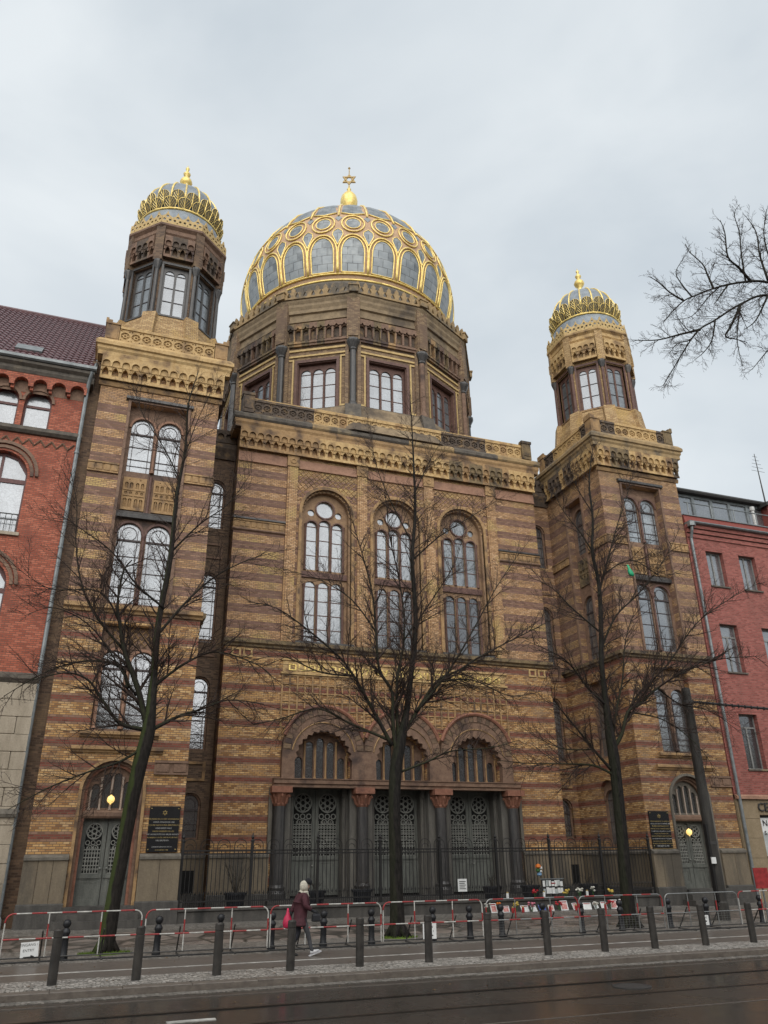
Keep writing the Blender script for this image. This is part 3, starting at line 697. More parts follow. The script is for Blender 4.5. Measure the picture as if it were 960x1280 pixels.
def main_block():
    F = ((CXM, YM, 0), 0.); hw = 7.9
    bays = (-3.53, 0., 3.53)
    # ---- front wall: portal opening below, three tall windows above
    po = [(-hw, 0), (-5.55, 0), (-5.55, 4.75)]
    outer = [(-hw, 0), (-5.55, 0), (-5.55, 5.0), (5.55, 5.0), (5.55, 0), (hw, 0), (hw, 21.4), (-hw, 21.4)]
    holes = [arch(b - 1.22, b + 1.22, 10.75, 17.1, 14) for b in bays] + [arch(b - 1.22, b + 1.22, 5.06, 5.75, 14) for b in bays]
    mk('wall', G().plate(outer, holes, 0, .5), 'brick', P, *F)
    for s in (-1, 1):
        mk('wall', G().plate(rect(-.55, 7, 0, 21.4), [], 0, .3) if s < 0 else G().plate(rect(-7, .55, 0, 21.4), [], 0, .3), 'brick_brown', P, (CXM + s * hw, YM + .55, 0), s * PI / 2) if False else \
        mk('wall', G().box(CXM + s * hw - (.0 if s < 0 else .3), CXM + s * hw + (.3 if s < 0 else 0), YM + .5, 44, 0, 21.4), 'brick_brown', P)
    mk('roof', G().box(CXM - hw, CXM + hw, YM + .3, 46, 21.3, 21.8), 'dome_lead', P)
    # ---- pilasters, bands and lattice between them
    for u in (-5.27, -1.77, 1.77, 5.27):
        pl = mk('pilaster', G().box(u - .25, u + .25, -.1, 0, 10.75, 19.3).box(u - .17, u + .17, -.13, -.1, 11., 19.05), 'brick_plain', P, *F)
        mk('capital_block', G().box(u - .29, u + .29, -.15, 0, 19.3, 19.86).ring(u, 19.58, .08, .16, -.18, -.15, 8), 'terra_ochre', pl)
    for a, b in ((-5.0, -2.04), (-1.5, 1.5), (2.04, 5.0)):
        mk('red_panel', G().box(a, b, -.05, 0, 19.32, 19.7).box(a, b, -.09, 0, 19.24, 19.32), 'terra_pink', P, *F)
    for s in (-1, 1):
        a, b = (-hw, -5.57) if s < 0 else (5.57, hw)
        mk('red_panel', G().box(a, b, -.05, 0, 19.32, 19.76).box(a, b, -.09, 0, 19.24, 19.32), 'terra_pink', P, *F)
        ornament_band(F, a - (.02 if s < 0 else 0), b + (.02 if s > 0 else 0), 15.82, 16.26, 'terra_ochre', 9)
        mk('ledge', G().mould(a - .06, b + .04, [(0, 15.7), (-.09, 15.76), (-.09, 15.82), (0, 15.82)]), 'terra_brown', P, *F)
        mk('ledge', G().mould(a - .06, b + .04, [(0, 16.26), (-.13, 16.28), (-.13, 16.36), (0, 16.4)]), 'granite_dark', P, *F)
    for bi, b in enumerate(bays):
        # diamond lattice in the spandrels above the window arch
        g = G(); a0, a1, z0, z1 = b - 1.48, b + 1.48, 17.2, 19.22
        st = .27; n = int((a1 - a0 + z1 - z0) / st) + 2
        def clip(p, q):
            out = []
            steps = 26; seg = []
            for i in range(steps + 1):
                x = p[0] + (q[0] - p[0]) * i / steps; z = p[1] + (q[1] - p[1]) * i / steps
                ok = a0 <= x <= a1 and z0 <= z <= z1 and math.hypot(x - b, max(0, z - 17.1)) > 1.40
                if ok: seg.append((x, -.005, z))
                else:
                    if len(seg) > 1: out.append((seg[0], seg[-1]))
                    seg = []
            if len(seg) > 1: out.append((seg[0], seg[-1]))
            return out
        for i in range(-n, n):
            x = b + i * st
            for sl in (-1, 1):
                for p_, q_ in clip((x - sl * 1.6, z0 - .6), (x + sl * 1.6, z1 + .6)): g.tube([p_, q_], .022, 4)
        mk('lattice', g, 'terra_ochre', P, *F, kind='stuff')
        # window: three lights in two tiers under a rose
        y = .36; hs = []
        for k in (-1, 0, 1):
            c = b + k * .64
            hs += [arch(c - .26, c + .26, 10.85, 13.5, 8), arch(c - .26, c + .26, 14.32, 16.5 + (.1 if k == 0 else 0), 8)]
        hs += [circ(b, 17.42, .42, 16), circ(b - .68, 17.2, .17, 10), circ(b + .68, 17.2, .17, 10)]
        up = 'pane_bright' if bi == 0 else 'pane_mid'
        w = window(P, F, arch(b - 1.22, b + 1.22, 10.75, 17.1, 14), hs, y, .12, 'terra_tan', 'pane_grey', 1, None, 'frame_red')
        if bi > 0:      # the lower lights of these two bays are dark inside
            pn = [o for o in w.children if o.name.startswith('pane')]
            for i in (0, 2, 4): pn[i].data.materials[0] = M['pane_dark']
        ml = G()
        for k in (-1.5, -.5, .5, 1.5):
            ml.lathe([(.07, 10.85), (.05, 10.95), (.05, 13.4), (.08, 13.6)], 6, b + k * .62, y - .04).lathe([(.07, 14.3), (.05, 14.4), (.05, 16.4), (.08, 16.6)], 6, b + k * .62, y - .04)
        ml.box(b - 1.18, b + 1.18, y - .09, y, 13.92, 14.2)
        for k in (-1, 0, 1):
            ml.plate([(b + k * .64 + .32 * math.cos(PI * j / 8), 16.5 + (.1 if k == 0 else 0) + .32 * math.sin(PI * j / 8)) for j in range(9)] + [(b + k * .64 + .265 * math.cos(PI * j / 8), 16.5 + (.1 if k == 0 else 0) + .265 * math.sin(PI * j / 8)) for j in range(8, -1, -1)], [], y - .06, y)
        ml.ring(b, 17.42, .43, .5, y - .06, y, 16)
        mk('tracery', ml, 'frame_red', w)
        # stepped arch mouldings round the opening
        for k, (r, yy, mt) in enumerate(((1.22, .04, 'terra_ochre'), (1.12, .14, 'terra_tan'))):
            r1 = r + (.14 if k == 0 else .10)
            oo = [(b - r1, 10.75)] + [(b - r1 * math.cos(PI * j / 18), 17.1 + r1 * math.sin(PI * j / 18)) for j in range(19)] + [(b + r1, 10.75)]
            ii = [(b + r, 10.75)] + [(b + r * math.cos(PI * j / 18), 17.1 + r * math.sin(PI * j / 18)) for j in range(19)] + [(b - r, 10.75)]
            mk('window_arch', G().plate(oo + ii, [], yy - (.12 if k == 0 else .04), yy + .2), mt, P, *F)
        bd = G()
        for j in range(19):
            a = PI * j / 18; bd.lathe([(.0, -.05), (.05, -.03), (.05, .03), (.0, .05)], 6, b - 1.17 * math.cos(a), .1)
            for q in range(24): x, yv, zv = bd.v[-24 + q]; bd.v[-24 + q] = (x, yv, zv + 17.1 + 1.17 * math.sin(a))
        mk('bead_row', bd, 'terra_ochre', P, *F, kind='stuff')
        mk('sill', G().mould(b - 1.35, b + 1.35, [(.3, 10.72), (-.14, 10.72), (-.14, 10.8), (.3, 10.9)]), 'granite_dark', P, *F)
    # ---- ledge, inscription band, square lattice
    string(F, -hw - .08, hw + .08, 10.4, 10.72, .22, 'terra_green')
    for u in (-7.4, -6.9, 6.9, 7.4): mk('square_panel', G().plate(rect(u - .2, u + .2, 9.95, 10.32), [rect(u - .12, u + .12, 10.02, 10.25)], -.05, 0), 'terra_gold', P, *F)
    mk('inscription_band', G().box(-5.36, 5.36, -.04, 0, 9.42, 9.92).box(-5.45, 5.45, -.1, 0, 9.92, 10.0).box(-5.45, 5.45, -.1, 0, 9.33, 9.42), 'terra_gold', P, *F)
    txt = text_mesh('פתחו שערים ויבא גוי צדיק שמר אמנים'[::-1], .46, 10.2, .02)
    o = mk('inscription', txt, 'gold', P, (CXM, YM - .05, 9.50), kind='stuff'); o.rotation_euler = (PI / 2, 0, 0)
    g = G(); g.box(-5.36, 5.36, -.025, 0, 5.8, 9.30)
    mk('lattice_back', g, 'terra_brown', P, *F) if False else None
    cells = []
    g = G()
    def free(x, z): return all(math.hypot(x - b, max(0, z - 6.2)) > 1.84 for b in bays)
    du = .335
    for i in range(33):
        x = -5.36 + du * i
        zz = 9.28; zlow = 9.28
        while zlow > 6.6 and free(x, zlow - .08): zlow -= .08
        if zlow < 9.2: g.box(x - .035, x + .035, -.05, 0, zlow, 9.3)
    for j in range(8):
        z = 9.28 - .36 * j; run = None
        for i in range(215):
            x = -5.36 + .05 * i
            if free(x, z) and i < 214:
                if run is None: run = x
            elif run is not None:
                if x - run > .1: g.box(run, x - .05, -.045, 0, z - .03, z + .03)
                run = None
    mk('brick_lattice', g, 'terra_ochre', P, *F, kind='stuff')
    # ---- portal: three arches on granite columns
    for b in bays:
        R1, R2 = 1.76, 1.22
        cut = 1.765
        o = [(b - cut, 5.06)] + [(b - cut, 6.1)] + [(b + max(-cut, min(cut, -R1 * math.cos(PI * j / 20))), 6.2 + R1 * math.sin(PI * j / 20)) for j in range(1, 20)] + [(b + cut, 6.1), (b + cut, 5.06)]
        n = 26; inn = []
        for j in range(n + 1):         # scalloped inner edge
            a = PI * j / n; rr = R2 - (.09 if j % 2 else -.02)
            inn.append((b + rr * math.cos(a), 5.78 + rr * math.sin(a)))
        mk('portal_arch', G().plate(o + [(b + R2, 5.06)] + inn + [(b - R2, 5.06)], [], -.30, 0), 'terra_brown', P, *F)
        rim = [(b - (R1 + .02) * math.cos(PI * j / 20), -.34, 6.2 + (R1 + .02) * math.sin(PI * j / 20)) for j in range(2, 19)]
        mk('arch_rim', G().tube(rim, .085, 6), 'terra_red', P, *F)
        for r_ in (1.36,):
            mk('arch_fillet', G().tube([(b - r_ * math.cos(PI * j / 20), -.31, 5.95 + r_ * math.sin(PI * j / 20)) for j in range(1, 20)], .03, 4), 'terra_ochre', P, *F)
        vo = G().plate([(1.43 * math.sin(q * .0625), 1.43 * math.cos(q * .0625)) for q in (1, 0, -1)] + [(1.735 * math.sin(q * .0625), 1.735 * math.cos(q * .0625)) for q in (-1, 0, 1)], [], -.335, -.30).mesh('voussoir')
        vo.materials.append(M['terra_brown']); vo2 = vo.copy(); vo2.materials[0] = M['brick_brown']
        for j in range(23):
            o_ = mk('voussoir', vo if j % 2 else vo2, None, P, (CXM + b, YM, 6.2)); o_.rotation_euler.y = rad(-86 + 172 * j / 22)
        hs = []
        for k in range(5):
            c = b - .92 + .46 * k; top = 5.78 + math.sqrt(max(.05, 1.05 ** 2 - (abs(c - b) + .1) ** 2))
            hs.append(arch(c - .16, c + .16, 5.12, max(5.5, top - .22), 6))
        w = window(P, F, arch(b - 1.22, b + 1.22, 5.06, 5.75, 14), hs, .3, .12, 'terra_brown', 'pane_dark', 0)
        mg = G()
        for k in range(6): mg.lathe([(.06, 5.12), (.035, 5.22), (.035, 6.2 + (.25 if 0 < k < 5 else -.3)), (.06, 6.35 + (.25 if 0 < k < 5 else -.3))], 6, b - 1.15 + .46 * k, .26)
        mk('mullion', mg, 'terra_ochre', w)
        # door set deep behind the columns
        double_door(P, ((CXM + b, YM, 0), 0.), 1.05, .72, 4.72, .85)
        jm = G()
        for s in (-1, 1):
            jm.box(b + s * 1.06 if s > 0 else b - 1.46, b + 1.46 if s > 0 else b - 1.06, .45, .95, .6, 5.05)
            for q in (1.14, 1.28, 1.4): jm.lathe([(.05, .9), (.05, 4.6)], 6, b + s * q, .44)
        jm.box(b - 1.5, b + 1.5, .7, .95, 4.72, 5.06)
        mk('door_jamb', jm, 'stone_jamb', P, *F)
        for s in (-1, 1): mk('bracket', G().box(b + s * 1.12 - .09, b + s * 1.12 + .09, .25, .5, 4.62, 4.82).box(b + s * 1.12 - .09, b + s * 1.12 + .09, .35, .5, 4.42, 4.62), 'stone_jamb', P, *F)
    mk('portal_soffit', G().box(-5.54, 5.54, .0, .96, 4.86, 5.02), 'stone_jamb', P, *F)
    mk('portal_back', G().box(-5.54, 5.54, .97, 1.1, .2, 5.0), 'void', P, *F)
    mk('architrave', G().mould(-5.6, 5.6, [(.2, 4.72), (-.28, 4.72), (-.28, 4.82), (-.34, 4.86), (-.34, 5.0), (-.38, 5.03), (-.38, 5.06), (.0, 5.06)]), 'terra_brown', P, *F)
    for u in (-5.27, -1.77, 1.77, 5.27):
        c = mk('column', G().lathe([(.36, .6), (.36, .85), (.30, .95), (.33, 1.05), (.26, 1.15), (.25, 2.5), (.235, 4.0)], 18), 'granite_dark', P, (CXM + u, YM - .06, 0), 0, smooth=False)
        mk('capital', G().lathe([(.24, 4.0), (.27, 4.06), (.25, 4.12), (.36, 4.42), (.40, 4.5)], 12).box(-.42, .42, -.42, .42, 4.5, 4.74), 'terra_red', c)
        for k in range(8):
            a = k * PI / 4; mk('capital_leaf', G().tube([(.26 * math.sin(a), -.26 * math.cos(a), 4.1), (.36 * math.sin(a), -.36 * math.cos(a), 4.36), (.45 * math.sin(a), -.45 * math.cos(a), 4.42), (.44 * math.sin(a), -.44 * math.cos(a), 4.34)], [.06, .055, .045, .03], 5), 'terra_red', c)
        mk('column_base', G().box(-.42, .42, -.42, .42, .2, .6), 'base', c)
        mk('portal_pier', G().box(u - .5, u + .5, .1, .9, .3, 5.04), 'stone_jamb', P, *F)
    mk('portal_step', G().box(-5.9, 5.9, -1.1, .95, 0, .42).box(-5.7, 5.7, -.6, .95, .42, .62), 'base', P, *F)
    for a, b, n in ((-hw - .02, -5.62, 3), (5.62, hw + .02, 3)): plinth(F, a, b, 2.3, n, .14)
    for s in (-1, 1): mk('edge_strip', G().box(s * 5.64 - .07, s * 5.64 + .07, -.1, .02, 2.3, 4.72), 'stone_grey', P, *F)
    # ---- corbel table, slab, parapet: restored golden and old sooted stretches
    def cm(i):
        x = CXM - hw + (i + .5) * 2 * hw / 41
        return 'terra_ochre' if x < 8.6 else 'terra_gold' if x < 15.7 else ('terra_green' if (i % 3) else 'terra_ochre') if x < 19 else 'terra_gold'
    corbels(P, F, -hw - .02, hw + .02, 19.9, 41, cm)
    mk('cornice', G().rect_ring(CXM - hw, CXM + hw, YM, YM + 5, [(.0, 20.94), (.29, 20.94), (.29, 21.08), (.34, 21.2), (.34, 21.36), (.0, 21.36)]), 'terra_ochre', P)
    n = 13; w = (2 * hw + .76) / n
    for i in range(n):
        mt = 'slab_dark' if i in (0, 1, 2, 4, 5, 6, 9, 10) else 'slab_gold'
        mk('cornice_slab', G().mould(-w / 2 + .004, w / 2 - .004, [(.3, 21.36), (-.36, 21.36), (-.42, 21.44), (-.42, 21.6), (-.2, 21.8), (.3, 21.8)]), mt, P, (CXM - hw - .38 + w * (i + .5), YM, 0))
    def pm(i):
        x = CXM - hw + .55 + (i + .5) * (2 * hw - 1.1) / 34
        return 'terra_dark' if x < 8.6 or 15.4 < x < 17.9 else ('terra_ochre' if i % 7 == 3 else 'terra_gold')
    parapet(P, F, -hw + .55, hw - .55, 21.81, 34, pm, -.06)
    mk('parapet_rail', G().box(-hw + .5, hw - .5, -.15, .1, 22.635, 22.69), 'terra_gold', P, *F)
    for s in (-1, 1):
        g = G().box(-.27, .27, -.27, .27, 0, .95).box(-.31, .31, -.31, .31, .95, 1.02).box(-.31, .31, -.31, 0, 1.02, 1.1).box(-.2, .2, -.3, -.27, .2, .8)
        mk('parapet_post', g, 'terra_dark' if s < 0 else 'terra_green', P, (CXM + s * (hw - .27), YM, 21.8))
    # ---- slots beside the middle block
    for s in (-1, 1):
        x0, x1 = (CXL + HW, CXM - hw) if s < 0 else (CXM + hw, CXR - HW)
        FS = (((x0 + x1) / 2, YS, 0), 0.); h = (x1 - x0) / 2 + .05
        lv = [(2.8, 4.55), (6.2, 9.25), (10.7, 13.95), (16.1, 18.6)]
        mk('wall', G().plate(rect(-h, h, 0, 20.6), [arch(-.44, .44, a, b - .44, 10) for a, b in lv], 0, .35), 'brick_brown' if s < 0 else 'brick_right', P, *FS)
        for i, (a, b) in enumerate(lv):
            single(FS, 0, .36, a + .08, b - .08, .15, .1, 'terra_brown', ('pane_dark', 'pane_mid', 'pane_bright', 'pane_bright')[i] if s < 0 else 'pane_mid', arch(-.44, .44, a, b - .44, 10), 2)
        for z in (5.0, 10.1, 14.6): mk('sunk_panel', G().plate(rect(-.5, .5, z, z + .75), [rect(-.38, .38, z + .1, z + .65)], -.06, 0), 'terra_ochre' if z < 9 else 'terra_brown', P, *FS)
        mk('slot_cornice', G().mould(-h, h, [(.4, 19.7), (-.1, 19.7), (-.2, 20.0), (-.3, 20.2), (-.3, 20.45), (.4, 20.6)]), 'terra_dark', P, *FS)
        mk('slot_parapet', G().plate(rect(-h, h, 20.6, 21.3), [circ(-.4, 20.95, .16, 8), circ(0, 20.95, .16, 8), circ(.4, 20.95, .16, 8)], -.1, 0).box(-h, h, .01, .2, 20.6, 21.3), 'terra_dark', P, *FS)
        plinth(FS, -h, h, 2.3, 1, .1)
        mk('vent_opening', G().box(-.36, .36, -.14, -.1, .9, 1.7), 'void', P, *FS)

def text_mesh(body, size, width=None, depth=.0, align='CENTER'):
    c = bpy.data.curves.new('lettering', 'FONT'); c.body = body; c.size = size; c.align_x = align; c.extrude = depth; c.resolution_u = 2
    o = bpy.data.objects.new('lettering', c); COL.objects.link(o)
    bpy.context.view_layer.update()
    me = bpy.data.meshes.new_from_object(o.evaluated_get(bpy.context.evaluated_depsgraph_get()))
    bpy.data.objects.remove(o); me.name = 'lettering'; me.materials.clear()
    if width and me.vertices:
        xs = [v.co.x for v in me.vertices]; k = width / (max(xs) - min(xs)); m = (max(xs) + min(xs)) / 2
        for v in me.vertices: v.co.x = (v.co.x - (m if align == 'CENTER' else min(xs))) * k
    return me

# ------------------------------------------------------------------ great drum and dome
DX, DY = CXM, 41.1
def great_drum():
    A = 7.48; R = A / math.cos(PI / 12); h = A * math.tan(PI / 12)
    mk('drum_base', G().lathe([(9.1, 21.7), (8.6, 22.5), (8.2, 23.3), (8.05, 23.75), (R + .12, 23.82), (R - .2, 23.82)], 12, DX, DY, PI / 12), 'drum_stone', P)
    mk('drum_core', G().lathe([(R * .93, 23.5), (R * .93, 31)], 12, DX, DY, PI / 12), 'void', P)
    proto = None
    for k in (-3, -2, -1, 0, 1, 2, 3, 4, 5, 6, 7, 8):
        th = k * PI / 6; F = ((DX + A * math.sin(th), DY - A * math.cos(th), 0), th)
        if k > 2:
            mk('wall', G().plate(rect(-h, h, 23.8, 30.9), [], 0, .3), 'brick_drum', P, *F); continue
        mk('wall', G().plate(rect(-h, h, 23.8, 30.9), [rect(-1.1, 1.1, 23.9, 26.95)], 0, .4), 'brick_drum', P, *F)
        hs = [arch(c - .28, c + .28, 24.02, 26.35, 8) for c in (-.68, 0, .68)]
        w = window(P, F, rect(-1.1, 1.1, 23.9, 26.95), hs, .26, .1, 'frame_red', 'pane_drum', 1, None, 'frame_red')
        mk('colonnette', G().lathe([(.07, 24.0), (.045, 24.1), (.045, 26.2), (.08, 26.4)], 8, -.34, .22).lathe([(.07, 24.0), (.045, 24.1), (.045, 26.2), (.08, 26.4)], 8, .34, .22), 'frame_red', w)
        mk('surround', G().plate(rect(-1.24, 1.24, 23.86, 27.12), [rect(-1.1, 1.1, 23.9, 26.95)], -.05, .0).plate(rect(-1.17, 1.17, 23.86, 27.02), [rect(-1.06, 1.06, 23.9, 26.9)], .04, .2), 'frame_red', w)
        mk('sill', G().mould(-h + .2, h - .2, [(.1, 23.78), (-.14, 23.78), (-.14, 23.88), (0, 23.94), (.1, 23.94)]), 'slab_dark', w)
        for s in (-1, 1):
            c = s * 1.5
            mk('panel_strip', G().plate(rect(c - .2, c + .2, 23.95, 27.2), [rect(c - .12, c + .12, 24.05, 27.1)], -.06, 0), 'gold_pale', P, *F)
        mk('panel_strip', G().plate(rect(-1.72, 1.72, 27.32, 27.82), [rect(-1.6, 1.6, 27.43, 27.7)], -.07, 0), 'gold_pale', P, *F)
        mk('frieze_ground', G().box(-1.78, 1.78, -.02, 0, 27.95, 29.5), 'terra_dark', P, *F)
        nn = 8
        rng = random.Random(k)
        corbels(P, F, -1.76, 1.76, 28.0, nn, lambda i: rng.choice(['terra_dark', 'terra_brown', 'terra_green']) if k < -1 else rng.choice(['terra_green', 'terra_brown', 'terra_ochre']), 2, 1.45)
        # crest of little lilies along the cornice
        g = G(); A2 = A + .40; n = 9; hw2 = A2 * math.tan(PI / 12); w_ = 2 * hw2 / n
        for i in range(n):
            c = -hw2 + w_ * (i + .5)
            g.plate([(c - .16, 0), (c + .16, 0), (c + .12, .18), (c + .22, .42), (c + .12, .42), (c + .12, .6), (c, .78), (c - .12, .6), (c - .12, .42), (c - .22, .42), (c - .12, .18)], [], -.06, .06, True)
        g.box(-hw2, hw2, -.08, .08, -.06, .06)
        mk('crest', g, 'slab_gold', P, (DX + (A2 - .05) * math.sin(th), DY - (A2 - .05) * math.cos(th), 31.14), th)
    for k in range(12):
        a = PI / 12 + k * PI / 6
        if 2 < k < 8: continue
        x, y = DX + (R + .06) * math.sin(a), DY - (R + .06) * math.cos(a)
        c = mk('column', G().lathe([(.27, 23.8), (.27, 23.95), (.2, 24.05), (.18, 24.2), (.17, 27.35)], 12), 'granite_dark' if k not in (0, 1) else 'terra_brown', P, (x, y, 0), a)
        mk('capital', G().lathe([(.18, 27.35), (.22, 27.42), (.2, 27.5), (.34, 27.8), (.38, 27.9), (.38, 28.02)], 10), 'granite_dark', c)
        mk('pier', G().box(-.36, .36, -.2, .5, 28.02, 30.9).box(-.28, .28, -.26, -.2, 28.2, 29.5).box(-.42, -.24, .02, .5, 23.8, 28.02).box(.24, .42, .02, .5, 23.8, 28.02), 'brick_drum', P, (x, y, 0), a)
        mk('base_pier', G().wedge(-.42, .42, -.75, .4, 22.2, 23.78, -.34), 'slab_dark', P, (x, y, 0), a)
        mk('crest_block', G().box(-.25, .25, -.25, .25, 31.1, 31.5).box(-.3, .3, -.3, .3, 31.5, 31.58).lathe([(.18, 31.58), (.1, 31.75), (.02, 31.9)], 6), 'slab_gold', P, (DX + (R + .26) * math.sin(a), DY - (R + .26) * math.cos(a), 0), a)
    mk('drum_cornice', G().lathe([(R + .02, 29.6), (R + .14, 29.64), (R + .14, 29.78), (R + .08, 29.82), (R + .08, 30.15), (R + .2, 30.2), (R + .2, 30.42), (R + .28, 30.62), (R + .28, 30.78), (R + .36, 30.95), (R + .36, 31.1), (R, 31.2), (6.9, 31.4)], 12, DX, DY, PI / 12), 'drum_stone', P)
    mk('drum_ring', G().lathe([(7.1, 31.2), (7.1, 31.9), (6.95, 32.3), (6.95, 32.75), (6.75, 33.05)], 72, DX, DY), 'slab_dark', P, smooth=False)

def great_dome():
    C, RD = Vector((0, 0, 35.7)), 7.1
    def sp(az, lat, r=RD):           # azimuth 0 looks to the street
        a, l = rad(az), rad(lat); return Vector((r * math.cos(l) * math.sin(a), -r * math.cos(l) * math.cos(a), 35.7 + r * math.sin(l)))
    prof = [(RD * math.cos(rad(l)), 35.7 + RD * math.sin(rad(l))) for l in range(-24, 82, 4)] + [(.8, 42.85), (.5, 43.3)]
    d = mk('dome', G().lathe(prof, 96), 'dome_band', P, (DX, DY, 0), 0, smooth=True)
    def patch(poly, r, name):        # curved pane: polygon in (az, lat) degrees, fanned from rings shrinking to its middle
        n = len(poly); cx = sum(p[0] for p in poly) / n; cz = sum(p[1] for p in poly) / n
        rings = 5; vs = []; uv = []
        for i in range(rings):
            t = 1 - i / rings
            for p in poly:
                q = (cx + (p[0] - cx) * t, cz + (p[1] - cz) * t); vs.append(sp(q[0], q[1], r)); uv.append(q)
        vs.append(sp(cx, cz, r)); uv.append((cx, cz))
        fs = []
        for i in range(rings - 1):
            for k in range(n): fs.append((i * n + k, i * n + (k + 1) % n, (i + 1) * n + (k + 1) % n, (i + 1) * n + k))
        for k in range(n): fs.append(((rings - 1) * n + k, (rings - 1) * n + (k + 1) % n, rings * n))
        me = bpy.data.meshes.new(name); me.from_pydata(vs, [], fs)
        if me.polygons[0].normal.dot(Vector(me.polygons[0].center) - C) < 0: me.flip_normals()
        l = me.uv_layers.new(name='UVMap')
        for lp in me.loops: q = uv[lp.vertex_index]; l.data[lp.index].uv = (rad(q[0]) * RD + 40, rad(q[1]) * RD + 40)
        me.polygons.foreach_set('use_smooth', [True] * len(me.polygons)); me.materials.append(M['dome_pane']); return me
    def line(poly, r, tr, closed=True, dens=1):
        pts = [sp(p[0], p[1], r) for p in poly]
        if closed: pts.append(pts[0].copy())
        return G().tube(pts, tr, 6, not closed)
    ks = 1 / 1.0
    aw = 4.9; zs = -4.2                     # pane half width (deg), spring latitude
    def archll(hw, l0, ls, rise, n=14): return [(-hw, l0), (hw, l0)] + [(hw * math.cos(PI * k / n), ls + rise * math.sin(PI * k / n) ** .92) for k in range(n + 1)]
    pane_a = patch(archll(5.5, -16.4, -6.8, 9.4), RD + .03, 'pane_arch')
    rib_in = line(archll(5.62, -16.6, -6.8, 9.6), RD + .04, .045).mesh('arch_rib', True)
    o7 = [(-7.25, -17.6)] + [(-7.25, l) for l in (-14, -11, -9, -7)] + [(-7.25 * math.cos(PI * k / 14), -6.6 + 11.0 * math.sin(PI * k / 14)) for k in range(1, 14)] + [(7.25, l) for l in (-7, -9, -11, -14, -17.6)]
    rib_out = line(o7, RD + .05, .055, False).mesh('outer_rib', True)
    ov = [(3.7 * math.cos(2 * PI * k / 20), 13.2 + 4.1 * math.sin(2 * PI * k / 20)) for k in range(20)]
    pane_o = patch(ov, RD + .03, 'pane_oval')
    ring_i = line([(p[0] * 1.04, 13.2 + (p[1] - 13.2) * 1.04) for p in ov], RD + .04, .04).mesh('oval_ring', True)
    ring_o = line([(p[0] * 1.55, 13.2 + (p[1] - 13.2) * 1.62) for p in ov], RD + .05, .05).mesh('outer_oval_ring', True)
    dia = [(7.5, -1.6), (10.0, 4.6), (9.6, 6.9), (7.5, 8.6), (5.4, 6.9), (5.0, 4.6)]
    pane_d = patch(dia, RD + .03, 'pane_spandrel')
    dia_r = line([(7.5 + (p[0] - 7.5) * 1.06, 4.5 + (p[1] - 4.5) * 1.06) for p in dia], RD + .035, .035).mesh('spandrel_rib', True)
    up = [(7.5, 15.2), (9.3, 18.2), (7.5, 20.6), (5.7, 18.2)]
    pane_u = patch(up, RD + .03, 'pane_upper')
    top = [(-6.2, 23.4), (0, 21.4), (6.2, 23.4), (6.0, 35), (5.7, 50), (5.2, 66), (3.5, 76), (-3.5, 76), (-5.2, 66), (-5.7, 50), (-6.0, 35)]
    pane_t = patch(top, RD + .03, 'pane_top')
    rib_t = line([(7.5, l) for l in (20, 28, 38, 50, 62, 72, 80)], RD + .06, [.06, .06, .06, .055, .05, .05, .04], False).mesh('top_rib', True)
    rib_t2 = line([(-6.4, 23.2), (0, 21.2), (6.4, 23.2)], RD + .05, .05, False).mesh('top_edge_rib', True)
    for m_ in (rib_in, rib_out, ring_i, ring_o, dia_r, rib_t, rib_t2): m_.materials.append(M['gold'])
    for k in range(-9, 8):                  # the panels that face the street; the rest is the closed shell
        for nm, me in (('arch_pane', pane_a), ('oval_pane', pane_o), ('spandrel_pane', pane_d), ('upper_pane', pane_u), ('top_pane', pane_t),
                       ('arch_rib', rib_in), ('outer_rib', rib_out), ('oval_ring', ring_i), ('outer_oval_ring', ring_o), ('spandrel_rib', dia_r), ('top_rib', rib_t), ('top_edge_rib', rib_t2)):
            mk(nm, me, None, d, rz=rad(15 * k))
    for lat, tr in ((-17.6, .055), (-20.6, .075)):
        mk('base_ring', G().tube([sp(a, lat, RD + .05) for a in range(0, 361, 5)], tr, 6), 'gold', d, smooth=True)
    fin = mk('finial', G().lathe([(1.1, 42.55), (.75, 42.9), (.5, 43.4), (.36, 44.2), (.3, 45.0), (.40, 45.35), (.54, 45.6), (.62, 45.95), (.63, 46.22), (.56, 46.55), (.38, 46.85), (.2, 47.05), (.12, 47.25), (.16, 47.35), (.07, 47.5), (.05, 47.75)], 20, DX, DY), 'gold', P, smooth=True)
    star = G()
    for s in (1, -1):
        t = [(0.56 * math.sin(2 * PI * k / 3 + (0 if s > 0 else PI)), 0.56 * math.cos(2 * PI * k / 3 + (0 if s > 0 else PI))) for k in range(3)]
        t2 = [(x * .66, z * .66) for x, z in t]
        star.plate([(x, z + 48.35) for x, z in t], [[(x, z + 48.35) for x, z in t2]], -.05 + .012 * s, .05 + .012 * s, True)
    star.tube([(0, 0, 48.85), (0, 0, 49.45)], .04, 6).lathe([(.01, 49.4), (.1, 49.5), (.01, 49.65)], 8)
    star.tube([(0, 0, 47.7), (0, 0, 47.9)], .05, 6)
    o = mk('star', star, 'gold_pale', fin); o.location = (DX, DY, 0); o.rotation_euler.z = rad(-20)

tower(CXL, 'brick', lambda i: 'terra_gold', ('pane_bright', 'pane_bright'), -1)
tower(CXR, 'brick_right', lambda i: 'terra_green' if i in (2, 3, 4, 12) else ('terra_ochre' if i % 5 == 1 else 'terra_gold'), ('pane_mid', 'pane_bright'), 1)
main_block(); great_drum(); great_dome()

